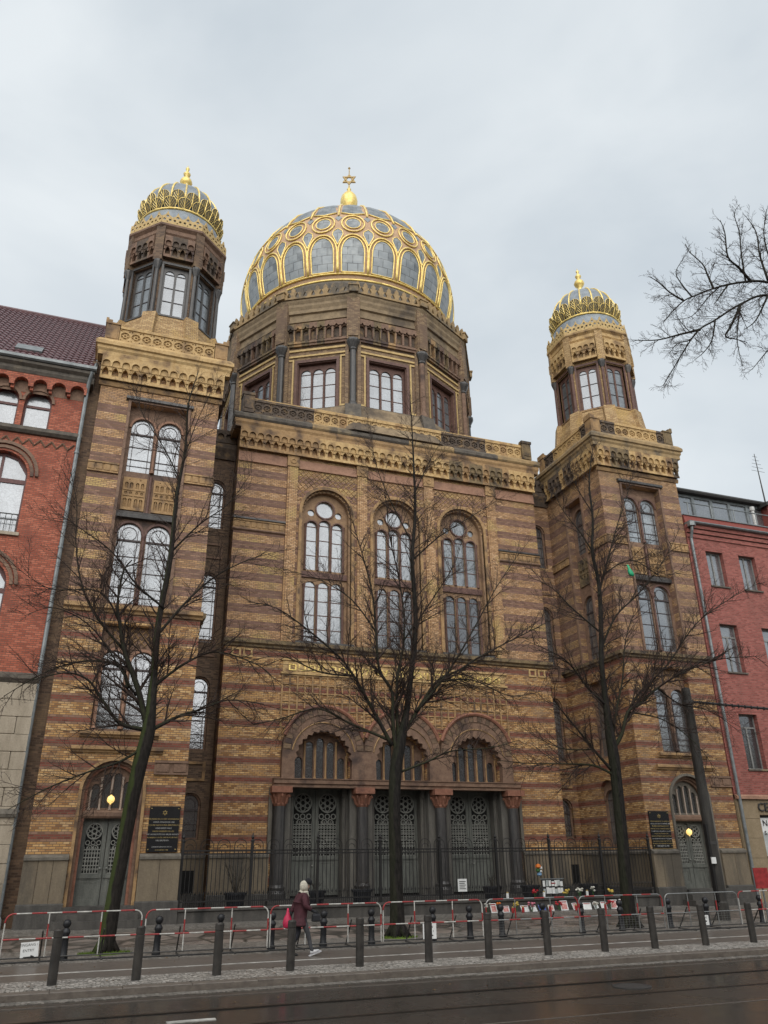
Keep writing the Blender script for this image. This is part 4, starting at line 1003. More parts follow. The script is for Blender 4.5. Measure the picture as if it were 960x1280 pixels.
# ------------------------------------------------------------------ ground, road, pavement
def ground_mat(name, c1, c2, scale, rough, wet=.0, cell=None, c3=None):
    m, nt, b = nmat(name)
    pos = nd(nt, 'ShaderNodeNewGeometry').outputs['Position']
    n1 = noise(nt, scale, 6, .6, pos); n2 = noise(nt, .45, 4, .6, pos)
    c = ramp(nt, n1, [(.3, c1), (.7, c2)])
    h = n1
    if cell:
        v = nd(nt, 'ShaderNodeTexVoronoi', {'Vector': pos, 'Scale': 1 / cell, 'Randomness': .75})
        ve = nd(nt, 'ShaderNodeTexVoronoi', {'Vector': pos, 'Scale': 1 / cell, 'Randomness': .75}, feature='DISTANCE_TO_EDGE')
        vc = nd(nt, 'ShaderNodeSeparateXYZ', {0: v.outputs['Color']}).outputs[0]
        c = mixc(nt, 1., c, ramp(nt, vc, [(.05, (.55, .55, .55)), (.95, (1.35, 1.35, 1.35))]), 'MULTIPLY')
        e = ramp(nt, ve.outputs['Distance'], [(.02, (0, 0, 0)), (.1, (1, 1, 1))])
        c = mixc(nt, e, (.045, .042, .035), c); h = e
    if c3:
        c = mixc(nt, ramp(nt, n2, [(.5, (0, 0, 0)), (.62, (.8, .8, .8))]), c, c3)
    nt.links.new(c, b.inputs['Base Color'])
    r = ramp(nt, n2, [(.38, (max(.04, rough - wet),) * 3), (.62, (rough,) * 3)])
    nt.links.new(r, b.inputs['Roughness']); b.inputs['Specular IOR Level'].default_value = .5
    bump(nt, b, h, .25, .01)
    return m
M['asphalt'] = ground_mat('wet asphalt', (.030, .027, .023), (.055, .048, .042), 14, .34, .2, c3=(.042, .037, .032))
M['cycle_asphalt'] = ground_mat('damp cycle path asphalt', (.085, .073, .063), (.125, .109, .095), 12, .55, .2)
M['mosaic'] = ground_mat('mosaic sett paving', (.27, .25, .225), (.40, .375, .34), 9, .65, .2, .075)
M['mosaic_dark'] = ground_mat('dark mosaic sett paving', (.15, .137, .122), (.24, .22, .195), 9, .6, .2, .075)
M['slabs'] = ground_mat('granite slab paving', (.14, .115, .10), (.215, .18, .155), 5, .5, .25, .9)
M['kerb'] = stone('granite kerb', (.10, .083, .07), (.17, .145, .12), 7, .5, spec=.5)
M['steel_rail'] = plain('worn rail steel', (.16, .14, .12), .3, .8)
M['groove'] = plain('rail groove tar', (.012, .011, .01), .4)
M['paint_white'] = plain('worn white road paint', (.55, .54, .50), .6, nscale=5, var=.35)
M['moss'] = stone('moss and short grass', (.055, .10, .015), (.15, .22, .03), 14, .9)

def sheet(name, x0, x1, pts, mat, under=.3):
    """strip of ground: pts = (y, z) across, run along x with a closed underside"""
    g = G(); n = len(pts); vs = []
    for x in (x0, x1): vs += [(x, y, z) for y, z in pts]
    g.add(vs, [(i, n + i, n + i + 1, i + 1) for i in range(n - 1)])
    zb = min(z for _, z in pts) - under
    g.add([(x0, pts[0][0], pts[0][1]), (x1, pts[0][0], pts[0][1]), (x1, pts[0][0], zb), (x0, pts[0][0], zb)], [(0, 3, 2, 1)])
    o = mk(name, g, mat); o['kind'] = 'structure'; return o
XA, XB = -160., 190.
g = G().add([(-4000, -4000, -.5), (4000, -4000, -.5), (4000, 4000, -.5), (-4000, 4000, -.5)], [(0, 1, 2, 3)])
o = mk('ground', g, 'mosaic_dark'); o['kind'] = 'structure'
sheet('road', XA, XB, [(-6, -.12), (5, -.08), (12, -.10), (16.5, -.125)], 'asphalt')
kerb = mk('kerb', G().box(XA, XB, 16.5, 16.84, -.5, -.03), 'kerb'); kerb['kind'] = 'structure'
me = G().rect_ring(-.595, .595, -.165, .165, [(0, -.2), (0, -.012), (-.012, .0)]).mesh('kerb_stone'); me.materials.append(M['kerb'])
for i in range(30):
    o = mk('kerb_stone', me, None, kerb, (-5.5 + 1.2 * i, 16.67, random.uniform(-.008, .004)))
    o.rotation_euler.z = random.uniform(-.004, .004)
sheet('pavement', XA, XB, [(-30, .0), (-6, 0)], 'mosaic_dark')
sheet('pavement_edge', XA, XB, [(16.84, 0), (18.05, .004)], 'mosaic')
sheet('cycle_path', XA, XB, [(18.05, .002), (20.75, .006)], 'cycle_asphalt')
sheet('pavement_setts', XA, XB, [(20.75, .008), (23.6, .03)], 'mosaic_dark')
sheet('pavement_slabs', XA, XB, [(23.6, .032), (26.9, .14)], 'slabs')
sheet('pavement_frontage', XA, XB, [(26.9, .14), (29.2, .2), (60, .2)], 'mosaic_dark')
mk('cycle_path_line', G().box(XA, XB, 19.05, 19.15, .003, .0085), 'paint_white')['kind'] = 'structure'
mk('gutter', G().box(XA, XB, 16.2, 16.49, -.2, -.116), 'mosaic_dark')['kind'] = 'structure'
for yy in (14.35, 12.92, 9.6, 8.17):
    z = -.104 if yy > 12 else -.09
    r = mk('tram_rail', G().box(XA, XB, yy - .035, yy + .035, -.3, z + .006), 'steel_rail'); r['kind'] = 'structure'
    mk('rail_groove', G().box(XA, XB, yy - .1, yy - .04, -.3, z + .003).box(XA, XB, yy + .035, yy + .055, -.3, z + .003), 'groove', r)
for yy in (15.72, 11.5): mk('asphalt_joint', G().box(XA, XB, yy - .025, yy + .025, -.3, -.107 if yy > 12 else -.094), 'steel_rail' if False else 'cycle_asphalt')['kind'] = 'structure'
mk('lane_mark', G().box(1.55, 2.25, 13.42, 13.56, -.3, -.098), 'paint_white')['kind'] = 'structure'

# ------------------------------------------------------------------ red brick neighbour with arched windows
M['brick_red'] = brick('red face brick', [(.28, .07, .038), (.39, .105, .058), (.46, .145, .085)], mortar=(.14, .07, .05), patch=(.25, .055, .03), grime=(.11, .035, .025))
M['brick_crimson'] = brick('crimson face brick', [(.22, .058, .046), (.29, .082, .066), (.35, .11, .09)], mortar=(.20, .11, .09), grime=(.13, .045, .035), row=.08, grime_t=.58)
M['red_plain'] = stone('red rendered band', (.20, .05, .04), (.26, .07, .055), 4, .7)
M['sand'] = stone('rusticated sandstone', (.28, .235, .175), (.42, .36, .28), 3, .85, c3=(.13, .11, .085), streak=True)
M['beige'] = stone('beige shopfront stone', (.235, .18, .11), (.29, .225, .145), 3, .7, bumps=.1)
M['zinc'] = stone('zinc gutter metal', (.15, .165, .17), (.26, .28, .285), 4, .45, metal=.4, bumps=.1)
M['tile'] = stone('glazed maroon roof tile', (.075, .032, .036), (.145, .062, .066), 6, .4, bumps=.1, spec=.6)
M['curtain'] = plain('white curtain', (.65, .65, .63), .8)
M['frame_grey'] = plain('grey window frame', (.26, .26, .25), .5)
M['paper'] = plain('white paper', (.72, .73, .72), .7, var=.08)
M['poster_grey'] = stone('grey photo print', (.30, .33, .33), (.55, .58, .57), 3, .6, bumps=0)
M['ink'] = plain('black ink', (.02, .02, .02), .6)
LN = root('red_brick_building', 'red brick building with arched windows and maroon tiled roof beside the synagogue', 'building', (-12, 33, GZ))
X0, X1 = -26., -1.93
FL = ((0, YT, 0), 0.)
wx = [(-5.28, -4.3), (-4.1, -3.12)] + [(-5.28 - 3.9 * k, -4.3 - 3.9 * k) for k in (1, 2, 3, 4)] + [(-4.1 - 3.9 * k, -3.12 - 3.9 * k) for k in (1, 2, 3, 4)]
bx = [-4.45 - 3.9 * k for k in range(5)]
hol = [arch(a, b, 17.32, 18.45, 8) for a, b in wx] + [arch(c - .95, c + .95, 12.95, 15.25, 10) for c in bx] + [arch(c - .95, c + .95, 8.6, 11.0, 10) for c in bx]
mk('wall', G().plate(rect(X0, X1, 7.6, 19.6), hol, 0, .4), 'brick_red', LN, *FL)
mk('wall', G().box(X0, X1, YT + .4, YT + 12, 0, 19.6), 'brick_red', LN)
for a, b in wx:
    c, r = (a + b) / 2, (b - a) / 2
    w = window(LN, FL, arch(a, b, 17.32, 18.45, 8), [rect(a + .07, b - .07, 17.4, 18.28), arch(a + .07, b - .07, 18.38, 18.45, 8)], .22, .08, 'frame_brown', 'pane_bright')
    mk('arch_moulding', G().plate([(c - (r + .1) * math.cos(PI * j / 10), 18.45 + (r + .1) * math.sin(PI * j / 10)) for j in range(11)] + [(c + r * math.cos(PI * j / 10), 18.45 + r * math.sin(PI * j / 10)) for j in range(11)], [], -.06, .1), 'terra_brown', w)
for c in bx:
    for z0, zs in ((12.95, 15.25), (8.6, 11.0)):
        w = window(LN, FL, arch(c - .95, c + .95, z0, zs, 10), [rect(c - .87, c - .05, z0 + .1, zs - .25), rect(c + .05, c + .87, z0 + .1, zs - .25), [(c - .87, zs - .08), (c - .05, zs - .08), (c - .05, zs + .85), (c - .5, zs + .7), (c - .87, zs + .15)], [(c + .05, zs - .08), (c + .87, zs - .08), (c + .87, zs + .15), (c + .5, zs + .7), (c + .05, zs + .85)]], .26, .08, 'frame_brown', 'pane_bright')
        for k in range(2):
            rr = 1.04 + .17 * k
            mk('arch_moulding', G().plate([(c - (rr + .12) * math.cos(PI * j / 14), zs + (rr + .12) * math.sin(PI * j / 14)) for j in range(15)] + [(c + rr * math.cos(PI * j / 14), zs + rr * math.sin(PI * j / 14)) for j in range(15)], [], -.05 * (k + 1), .12), 'terra_brown', w)
        mk('sill', G().box(c - 1.05, c + 1.05, -.1, .2, z0 - .12, z0), 'sand', w)
        rl = G().box(c - .9, c + .9, .05, .08, z0 + .72, z0 + .76).box(c - .9, c + .9, .05, .08, z0 + .5, z0 + .53)
        for k in range(10): rl.box(c - .88 + .195 * k, c - .86 + .195 * k, .05, .08, z0, z0 + .74)
        mk('railing', rl, 'iron_grey', w)
string_l = mk('string_course', G().mould(X0, X1 + .1, [(0, 17.0), (-.1, 17.0), (-.2, 17.1), (-.2, 17.24), (0, 17.32)]), 'slab_dark', LN, *FL)
zz = G()
for i in range(58):
    x = X1 - .15 - .4 * i
    zz.tube([(x, -.015, 16.8), (x - .2, -.015, 16.55), (x - .4, -.015, 16.8)], .045, 4)
mk('zigzag_course', zz, 'terra_brown', LN, *FL)
me = G().plate([(-.34, 0), (-.25, 0)] + [(-.25 * math.cos(PI * k / 8), .12 + .25 * math.sin(PI * k / 8)) for k in range(9)] + [(.25, 0), (.34, 0), (.34, .55), (-.34, .55)], [], -.28, 0).box(-.36, -.24, -.2, 0, -.12, 0).mesh('corbel_arch'); me.materials.append(M['brick_red'])
for i in range(14): mk('corbel_arch', me, None, LN, (X1 - .34 - .68 * i, YT, 18.95))
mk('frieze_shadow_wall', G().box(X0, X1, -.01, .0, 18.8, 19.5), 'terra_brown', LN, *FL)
mk('eaves_cornice', G().mould(X0, X1 + .2, [(.2, 19.5), (-.3, 19.5), (-.36, 19.62), (-.36, 19.74), (-.5, 19.84), (-.5, 19.95), (.2, 20.0)]), 'slab_dark', LN, *FL)
mk('gutter', G().mould(X0, X1 + .25, [(-.3, 20.0), (-.55, 19.97), (-.62, 20.02), (-.62, 20.14), (-.3, 20.14)]), 'zinc', LN, *FL)
# tiled roof: rows of rounded tiles, geometry, one part
rf = G(); NB = 100; rows = 22
ry0, rz0, ry1, rz1 = YT - .35, 20.1, YT + 6.0, 26.7
def roof_pt(x, t, o): return (x, ry0 + (ry1 - ry0) * t - o * .72, rz0 + (rz1 - rz0) * t + o * .69)
tw = .235
for j in range(rows):
    t0, t1 = j / rows, (j + 1.12) / rows
    for i in range(70):
        x = X1 + .12 - tw * (i + 1); vs = []
        for t, lift in ((t0, .05), (t1, .012)):
            for k in range(5): vs.append(roof_pt(x + tw * k / 4, t, lift + .055 * math.sin(PI * k / 4)))
        rf.add(vs, [(k, k + 1, k + 6, k + 5) for k in range(4)] + [(0, 4, 3, 2, 1)])
rp_ = mk('roof', G().add([roof_pt(X0, 0, 0), roof_pt(X1 + .12, 0, 0), roof_pt(X1 + .12, 1, 0), roof_pt(X0, 1, 0), (X0, ry1 + 5, rz0), (X1 + .12, ry1 + 5, rz0)], [(0, 1, 2, 3), (3, 2, 5, 4), (1, 5, 2)]), 'tile', LN)
mk('roof_tile', rf, 'tile', rp_, kind='stuff')
mk('ridge_cap', G().tube([(X0, ry1, rz1 + .03), (X1 + .15, ry1, rz1 + .03)], .13, 8), 'tile', rp_)
mk('verge_flashing', G().tube([roof_pt(X1 + .16, 0, .06), roof_pt(X1 + .16, 1, .06)], .07, 4), 'zinc', rp_)
mk('skylight', G().add([roof_pt(x, t, o) for o in (.02, .14) for x, t in ((-4.9, .12), (-3.9, .12), (-3.9, .2), (-4.9, .2))], [(4, 5, 6, 7), (0, 1, 5, 4), (1, 2, 6, 5), (3, 0, 4, 7)]), 'zinc', rp_)
dp = [(X1 + .1, YT - .5, 19.95), (X1 + .02, YT - .3, 19.5), (X1, YT - .14, 19.1), (X1, YT - .14, .4)]
mk('drainpipe', G().tube(dp, .075, 8), 'zinc', LN)
for z in (3.5, 8.2, 12.5, 16.4): mk('pipe_bracket', G().lathe([(.1, z), (.1, z + .07)], 8, X1, YT - .14), 'zinc', LN)
# sandstone ground floor with separate blocks
mk('ledge', G().mould(X0, X1 + .05, [(.2, 7.55), (-.2, 7.55), (-.32, 7.7), (-.32, 7.82), (.0, 7.95), (.2, 7.95)]), 'slab_dark', LN, *FL)
for r_ in range(13):
    z = .35 + .555 * r_
    for k in range(5):
        w_ = 1.1; x = X1 - w_ * k - (.0 if r_ % 2 else .45)
        a, b = max(x - w_, -7), min(x, X1)
        if r_ % 2 == 0 and k == 0: mk('stone_block', G().rect_ring(X1 - .44, X1, YT - .22, YT + .2, [(0, z), (0, z + .53), (-.03, z + .548)]), 'sand', LN)
        mk('stone_block', G().rect_ring(a + .01, b - .01, YT - .22, YT + .2, [(-.02, z), (0, z + .02), (0, z + .525), (-.025, z + .548)]), 'sand', LN)
mk('wall', G().box(X0, X1 - .02, -.1, .4, 0, 7.6), 'sand', LN, *FL)
mk('band_course', G().mould(-7, X1 + .04, [(0, 3.35), (-.28, 3.35), (-.32, 3.45), (-.28, 3.6), (0, 3.62)]), 'stone_grey', LN, *FL)
# dark strip of wall between the two houses
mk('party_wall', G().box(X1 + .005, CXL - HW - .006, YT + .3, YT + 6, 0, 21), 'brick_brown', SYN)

# ------------------------------------------------------------------ crimson neighbour on the other side
RN = root('crimson_brick_building', 'crimson brick office building with grey glazed attic storey and beige shopfront', 'building', (34, 33, GZ))
A0, A1 = CXR + HW + .08, 62.
lv = [(14.25, 16.1), (9.95, 12.3), (5.55, 8.0)]
wc = [28.55 + 2.08 * k for k in range(12)]
fl = [wc, [28.55 + 2.6 * k for k in range(10)], [28.65 + 2.9 * k for k in range(9)]]
hol = [rect(c - .54, c + .54, z0, z1) for (z0, z1), cs in zip(lv, fl) for c in cs]
mk('wall', G().plate(rect(A0, A1, 4.45, 17.4), hol, 0, .4), 'brick_crimson', RN, *FL)
mk('wall', G().box(A0, A1, YT + .4, YT + 12, 0, 17.4), 'brick_crimson', RN)
for (z0, z1), cs in zip(lv, fl):
    for i, c in enumerate(cs[:4]):
        hs = [rect(c - .49, c - .04, z0 + .06, z1 - (.06 if z0 > 13 else .62)), rect(c + .04, c + .49, z0 + .06, z1 - (.06 if z0 > 13 else .62))]
        if z0 < 13: hs.append(rect(c - .49, c + .49, z1 - .55, z1 - .06))
        w = window(RN, FL, rect(c - .54, c + .54, z0, z1), hs, .24, .07, 'frame_grey', 'pane_mid' if z0 > 6 else 'pane_dark')
        mk('curtain', G().box(c + .06, c + .46, .29, .3, z0 + .1, z1 - .7), 'curtain', w) if i % 2 == 0 and z0 > 6 and False else None
        mk('sill', G().box(c - .6, c + .6, -.08, .2, z0 - .07, z0), 'slab_dark', w)
    for c in cs[4:]:
        window(RN, FL, rect(c - .54, c + .54, z0, z1), [rect(c - .49, c - .04, z0 + .06, z1 - .06), rect(c + .04, c + .49, z0 + .06, z1 - .06)], .24, .07, 'frame_grey', 'pane_mid')

for k in range(3):
    z = 16.72 + .24 * k
    mk('brick_cornice_course', G().box(A0, A1, -.06 - .07 * k, 0, z, z + .2), 'brick_crimson', RN, *FL)
mk('gutter', G().mould(A0, A1, [(0, 17.4), (-.34, 17.4), (-.4, 17.45), (-.4, 17.5), (0, 17.5)]), 'zinc', RN, *FL)
mk('roof_upstand', G().mould(A0, A1, [(.3, 17.5), (-.1, 17.5), (.0, 17.95), (.3, 17.95)]), 'red_plain', RN, *FL)
mk('upstand_flashing', G().box(A0, A1, -.06, .35, 17.95, 18.0), 'zinc', RN, *FL)
# glazed attic storey, set back
FA = ((0, YT + 1.6, 0), 0.)
mk('attic_wall', G().box(A0, 34.6, YT + 1.75, YT + 8, 17.5, 20.2), 'zinc', RN)
att = [A0 + .15, A0 + .7, A0 + 1.05, A0 + 2.35, A0 + 3.6, A0 + 4.85, A0 + 6.1, A0 + 7.3]
for a, b in zip(att[:-1], att[1:]):
    w = window(RN, FA, rect(a, b, 17.9, 20.1), [rect(a + .09, b - .09, 18.75, 19.95), rect(a + .09, b - .09, 18.0, 18.62)], 0, .1, 'zinc', 'pane_mid')
mk('attic_roof', G().mould(A0 - .1, 34.7, [(6, 20.1), (-.3, 20.1), (-.35, 20.2), (-.3, 20.3), (6, 20.45)]), 'iron_grey', RN, *FA)
# stair house and aerial further along
mk('stair_house', G().add([(34.2, YT + 1.2, 17.5), (40, YT + 1.2, 17.5), (40, YT + 7, 17.5), (34.2, YT + 7, 17.5), (34.2, YT + 1.2, 20.0), (40, YT + 1.2, 22.4), (40, YT + 7, 22.4), (34.2, YT + 7, 20.0)], [(0, 1, 5, 4), (1, 2, 6, 5), (2, 3, 7, 6), (3, 0, 4, 7)]), 'red_plain', RN)
mk('stair_house_roof', G().add([(33.9, YT + .9, 19.9), (40, YT + .9, 22.4), (40, YT + 7, 22.4), (33.9, YT + 7, 19.9), (33.9, YT + .9, 20.1), (40, YT + .9, 22.6), (40, YT + 7, 22.6), (33.9, YT + 7, 20.1)], [(0, 1, 5, 4), (1, 2, 6, 5), (2, 3, 7, 6), (3, 0, 4, 7), (4, 5, 6, 7), (3, 2, 1, 0)]), 'iron_grey', RN)
rl = mk('roof_railing', G().tube([(A0 + .3, YT + .1, 18.75), (A1, YT + .1, 18.75)], .03, 6), 'zinc', RN)
for k in range(9): mk('railing_post', G().tube([(A0 + .5 + 1.5 * k, YT + .1, 17.95), (A0 + .5 + 1.5 * k, YT + .1, 18.78)], .03, 6), 'zinc', RN)
mk('flue', G().lathe([(.09, 17.9), (.09, 19.2), (.13, 19.2), (.13, 19.4)], 8, 32.4, YT + .6), 'frame_white', RN)
ae = G().tube([(36.2, YT + 3, 21), (36.2, YT + 3, 24.6)], [.05, .02], 6)
for k in range(5): ae.tube([(36.2 - .5 + .08 * k, YT + 3, 23.4 + .25 * k), (36.2 + .5 - .08 * k, YT + 3, 23.4 + .25 * k)], .012, 4)
mk('aerial', ae, 'iron_grey', RN)
mk('drainpipe', G().tube([(A0 + .12, YT - .38, 17.42), (A0 + .12, YT - .3, 17.0), (A0 + .14, YT - .13, 16.6), (A0 + .14, YT - .13, .3)], .07, 8).lathe([(.2, 17.2), (.2, 17.4)], 6, A0 + .12, YT - .34), 'zinc', RN)
# beige shopfront of large slabs
mk('shop_ledge', G().mould(A0, A1, [(0, 4.26), (-.16, 4.26), (-.16, 4.38), (-.05, 4.45), (0, 4.45)]), 'terra_pink', RN, *FL)
mk('wall', G().plate(rect(A0, A1, 0, 4.26), [rect(28.22, 31.5, 1.1, 3.6)], .02, .5), 'beige', RN, *FL)
for r_ in range(6):
    z = .3 + .79 * r_
    if r_ < 5: mk('facing_slab', G().box(A0 + .02, 28.18, -.03, .02, z + .006 if z > .3 else .1, min(z + .784, 4.25)), 'beige', RN, *FL)
for k in range(6): mk('facing_slab', G().box(28.19 + 1.4 * k, 28.19 + 1.4 * k + 1.39, -.03, .02, 3.62, 4.25), 'beige', RN, *FL)
w = window(RN, FL, rect(28.22, 31.5, 1.1, 3.6), [rect(28.32, 29.8, 1.2, 3.5), rect(29.9, 31.4, 1.2, 3.5)], .18, .08, 'iron_grey', 'pane_dark')
po = mk('window_poster', G().box(28.3, 29.5, .15, .165, 1.95, 3.5), 'paper', w)
mk('poster_photo', G().box(28.31, 29.49, .14, .149, 1.97, 2.9), 'poster_grey', w)
t = mk('poster_lettering', text_mesh('No Du\ns.O', .36, None, .002, 'LEFT'), 'ink', w, kind='stuff'); t.location = (28.42, .13, 3.16); t.rotation_euler = (PI / 2, 0, 0)
t = mk('shop_lettering', text_mesh('CENTRUM', .52, None, .03, 'LEFT'), 'iron_grey', RN, (28.12, YT - .07, 3.76), kind='stuff'); t.rotation_euler = (PI / 2, 0, 0)

# ------------------------------------------------------------------ houses opposite, unseen behind the camera: added for pane reflections and bounce light
M['render_a'] = stone('ochre render', (.50, .42, .30), (.60, .52, .38), 2, .85); M['render_b'] = stone('grey render', (.48, .47, .45), (.58, .57, .55), 2, .85); M['render_c'] = stone('pinkish render', (.50, .38, .31), (.60, .47, .39), 2, .85)
for k, (x0, x1, h, mt, lab) in enumerate(((-48, -22, 14, 'render_b', 'added unseen grey rendered house across the street with three rows of windows'), (-22, 1, 14.5, 'render_a', 'added unseen ochre rendered house across the street with three rows of windows'), (1, 24, 13.8, 'render_c', 'added unseen pinkish rendered house across the street with three rows of windows'), (24, 50, 14.6, 'render_b', 'added unseen tall pale grey house across the street beyond the pinkish one'), (50, 78, 14, 'render_a', 'added unseen ochre house at the far end across the street'))):
    h_ = root('added_house', lab, 'house', ((x0 + x1) / 2, -16, 0)); FO = (((x0 + x1) / 2, -11, 0), PI)
    hw_ = (x1 - x0) / 2; nw = 7; hs_ = [rect(-hw_ + (i + .28) * 2 * hw_ / nw, -hw_ + (i + .72) * 2 * hw_ / nw, z, z + 2.2) for i in range(nw) for z in (1.2, 5.2, 9.2)]
    mk('wall', G().plate(rect(-hw_, hw_, 0, h), hs_, 0, .3), mt, h_, *FO)
    mk('body', G().box(x0 + .01, x1 - .01, -23, -11.3, 0, h - .1), mt, h_); mk('cornice', G().box(-hw_, hw_, -.5, 0, h - .5, h), mt, h_, *FO)
    for q in hs_: mk('window', G().plate(q, [], .15, .28), 'pane_dark', h_, *FO)
# fallen leaves and litter on the wet road, a drain cover
M['dead_leaf'] = plain('dead leaf', (.20, .12, .05), .8); 
lf_ = G(); rng = random.Random(21)
for k in range(260):
    x, y = rng.uniform(-2, 20), rng.uniform(11.3, 29); z = (-.118 if y < 16.2 else .012 if y < 23.4 else .05 + (y - 23.6) * .033)
    if 16.2 < y < 16.9: continue
    a = rng.uniform(0, PI); r = rng.uniform(.02, .045); c_, s_ = math.cos(a) * r, math.sin(a) * r
    lf_.add([(x - c_, y - s_, z), (x + s_ * .5, y - c_ * .5, z + rng.uniform(.004, .015)), (x + c_, y + s_, z + .004), (x - s_ * .5, y + c_ * .5, z + rng.uniform(.004, .015))], [(0, 1, 2, 3)])
o = mk('fallen_leaves', lf_, 'dead_leaf'); o['kind'] = 'stuff'; o['label'] = 'scattered dead leaves on the wet road and pavement'; o['category'] = 'leaves'
dc_ = root('drain_cover', 'round iron drain cover set in the wet road', 'drain cover', (9.6, 13.6, -.12))
mk('frame', G().ring(0, 0, .29, .34, 0, .03, 24), 'iron_grey', dc_, (9.6, 13.6, -.095)).rotation_euler = (-PI / 2, 0, 0)
mk('lid', G().lathe([(.285, -.12), (.285, -.099), (.27, -.095)], 24), 'iron_grey', dc_, (9.6, 13.6, 0))

# ------------------------------------------------------------------ iron fence before the forecourt
FE = root('iron_fence', 'black wrought iron fence with looped top on stone base before the portal', 'fence', (CXM, YT, GZ))
fx0, fx1 = CXL + HW + .02, CXR - HW - .02
mk('base_wall', G().mould(fx0, fx1, [(.2, 0), (-.16, 0), (-.16, .5), (-.22, .54), (-.22, .62), (.26, .62), (.26, 0)]), 'base', FE, (0, YT, 0))
for z in (.78, 2.32, 2.22): mk('rail', G().box(fx0, fx1, -.022, .022, z, z + .045), 'iron', FE, (0, YT, 0))
nb = 132; db = (fx1 - fx0) / nb
bm_ = G().tube([(0, 0, .62), (0, 0, 2.34)], .014, 6).mesh('bar'); bm_.materials.append(M['iron'])
sm_ = G().tube([(0, 0, .62), (0, 0, 1.02)], .012, 4).lathe([(.022, 1.0), (.03, 1.03), (.001, 1.12)], 4).mesh('dog_bar'); sm_.materials.append(M['iron'])
for i in range(nb):
    x = fx0 + db * (i + .5)
    mk('bar', bm_, None, FE, (x, YT, 0))
    mk('dog_bar', sm_, None, FE, (x + db / 2, YT, 0))
lm = G().tube([(-.21, 0, 2.36), (-.21, 0, 2.45)] + [(-.21 * math.cos(PI * k / 10), 0, 2.5 + .2 * math.sin(PI * k / 10)) for k in range(11)] + [(.21, 0, 2.36)], .013, 5)
lm.tube([(-.12 * math.cos(PI * k / 8), 0, 2.42 + .12 * math.sin(PI * k / 8)) for k in range(9)], .011, 4)
lm = lm.mesh('loop'); lm.materials.append(M['iron'])
nl = 33; dl = (fx1 - fx0) / nl
for i in range(nl): mk('loop', lm, None, FE, (fx0 + dl * (i + .5), YT, 0))
pm_ = G().box(-.04, .04, -.04, .04, .3, 2.62).lathe([(.07, 2.62), (.07, 2.66), (.03, 2.7), (.06, 2.76), (.02, 2.84), (.002, 2.95)], 8).mesh('post'); pm_.materials.append(M['iron'])
for i in range(9): mk('post', pm_, None, FE, (fx0 + .06 + (fx1 - fx0 - .12) * i / 8, YT - .005, 0))

# planters with bare shrubs in the forecourt
M['pot'] = plain('black planter', (.02, .022, .03), .5)
M['twig'] = plain('dark twig', (.05, .04, .03), .8)
def planter(x, y, tall, lab):
    p = root('planter', lab, 'planter', (x, y, .3), 'planters behind the iron fence')
    mk('tub', G().lathe([(.24, .0), (.36, .62), (.40, .62), (.40, .7), (.33, .7), (.31, .6)], 14), 'pot', p, (x, y, .3), smooth=False)
    rng = random.Random(int(x * 10)); g = G()
    for k in range(14 if tall else 9):
        a = rng.uniform(0, 2 * PI); h = rng.uniform(.5, 1.7) if tall else rng.uniform(.2, .5); q = rng.uniform(.2, .55) * h
        pts = [Vector((0, 0, .55)), Vector((q * .4 * math.cos(a), q * .4 * math.sin(a), .55 + h * .5)), Vector((q * math.cos(a), q * math.sin(a), .55 + h))]
        g.tube(pts, [.012, .009, .004], 4)
        for j in range(3):
            b = pts[1].lerp(pts[2], rng.random()); g.tube([b, b + Vector((rng.uniform(-.2, .2), rng.uniform(-.2, .2), rng.uniform(.05, .25)))], [.006, .003], 3)
    mk('shrub', g, 'twig', p, (x, y, .3))
for x, t_, lab in ((5.5, 1, 'black planter with tall bare shrub before the tan plinth'), (8.4, 0, 'black planter before the door nearest the tall bare shrub'), (10.2, 0, 'black planter at the column between two portal doors'), (15.6, 0, 'black planter before the door nearest the candles'), (17.3, 0, 'black planter behind the photo collage on the fence'), (20.0, 0, 'black planter in the corner beside the crimson side tower plinth')):
    planter(x, 30.5, t_, lab if x < 19 else 'black planter in the forecourt corner by the tower flank')

# ------------------------------------------------------------------ plaques, lamps, notices
M['plaque'] = plain('black polished plaque', (.012, .013, .015), .25, spec=.5, var=.1)
M['letter_gold'] = plain('gilt lettering', (.45, .33, .12), .5); M['letter_white'] = plain('white lettering', (.5, .5, .48), .5)
def plaque(x, label, lines, mats, z0=2.31, z1=3.73):
    p = root('plaque', label, 'plaque', (x, YT - .06, z0))
    mk('board', G().box(x - .5, x + .5, YT - .06, YT - .012, z0, z1), 'plaque', p)
    for sx in (-1, 1):
        for sz in (0, 1): mk('bolt', G().lathe([(.022, 0), (.022, .02), (.001, .03)], 8), 'letter_gold', p, (x + sx * .44, YT - .07, z0 + .07 + sz * (z1 - z0 - .15)))
    em = G()
    for q in (0, PI):
        t = [(.09 * math.sin(2 * PI * k / 3 + q), .09 * math.cos(2 * PI * k / 3 + q)) for k in range(3)]
        em.plate([(x + a, z1 - .2 + b) for a, b in t], [[(x + a * .7, z1 - .2 + b * .7) for a, b in t]], YT - .066, YT - .061)
    mk('star_emblem', em, mats[0], p)
    z = z1 - .42
    for i, (t, sz) in enumerate(lines):
        if t:
            me = text_mesh(t, sz); o = mk('lettering', me, mats[i % len(mats)], p, (x, YT - .064, z), kind='stuff'); o.rotation_euler = (PI / 2, 0, 0)
        z -= .095
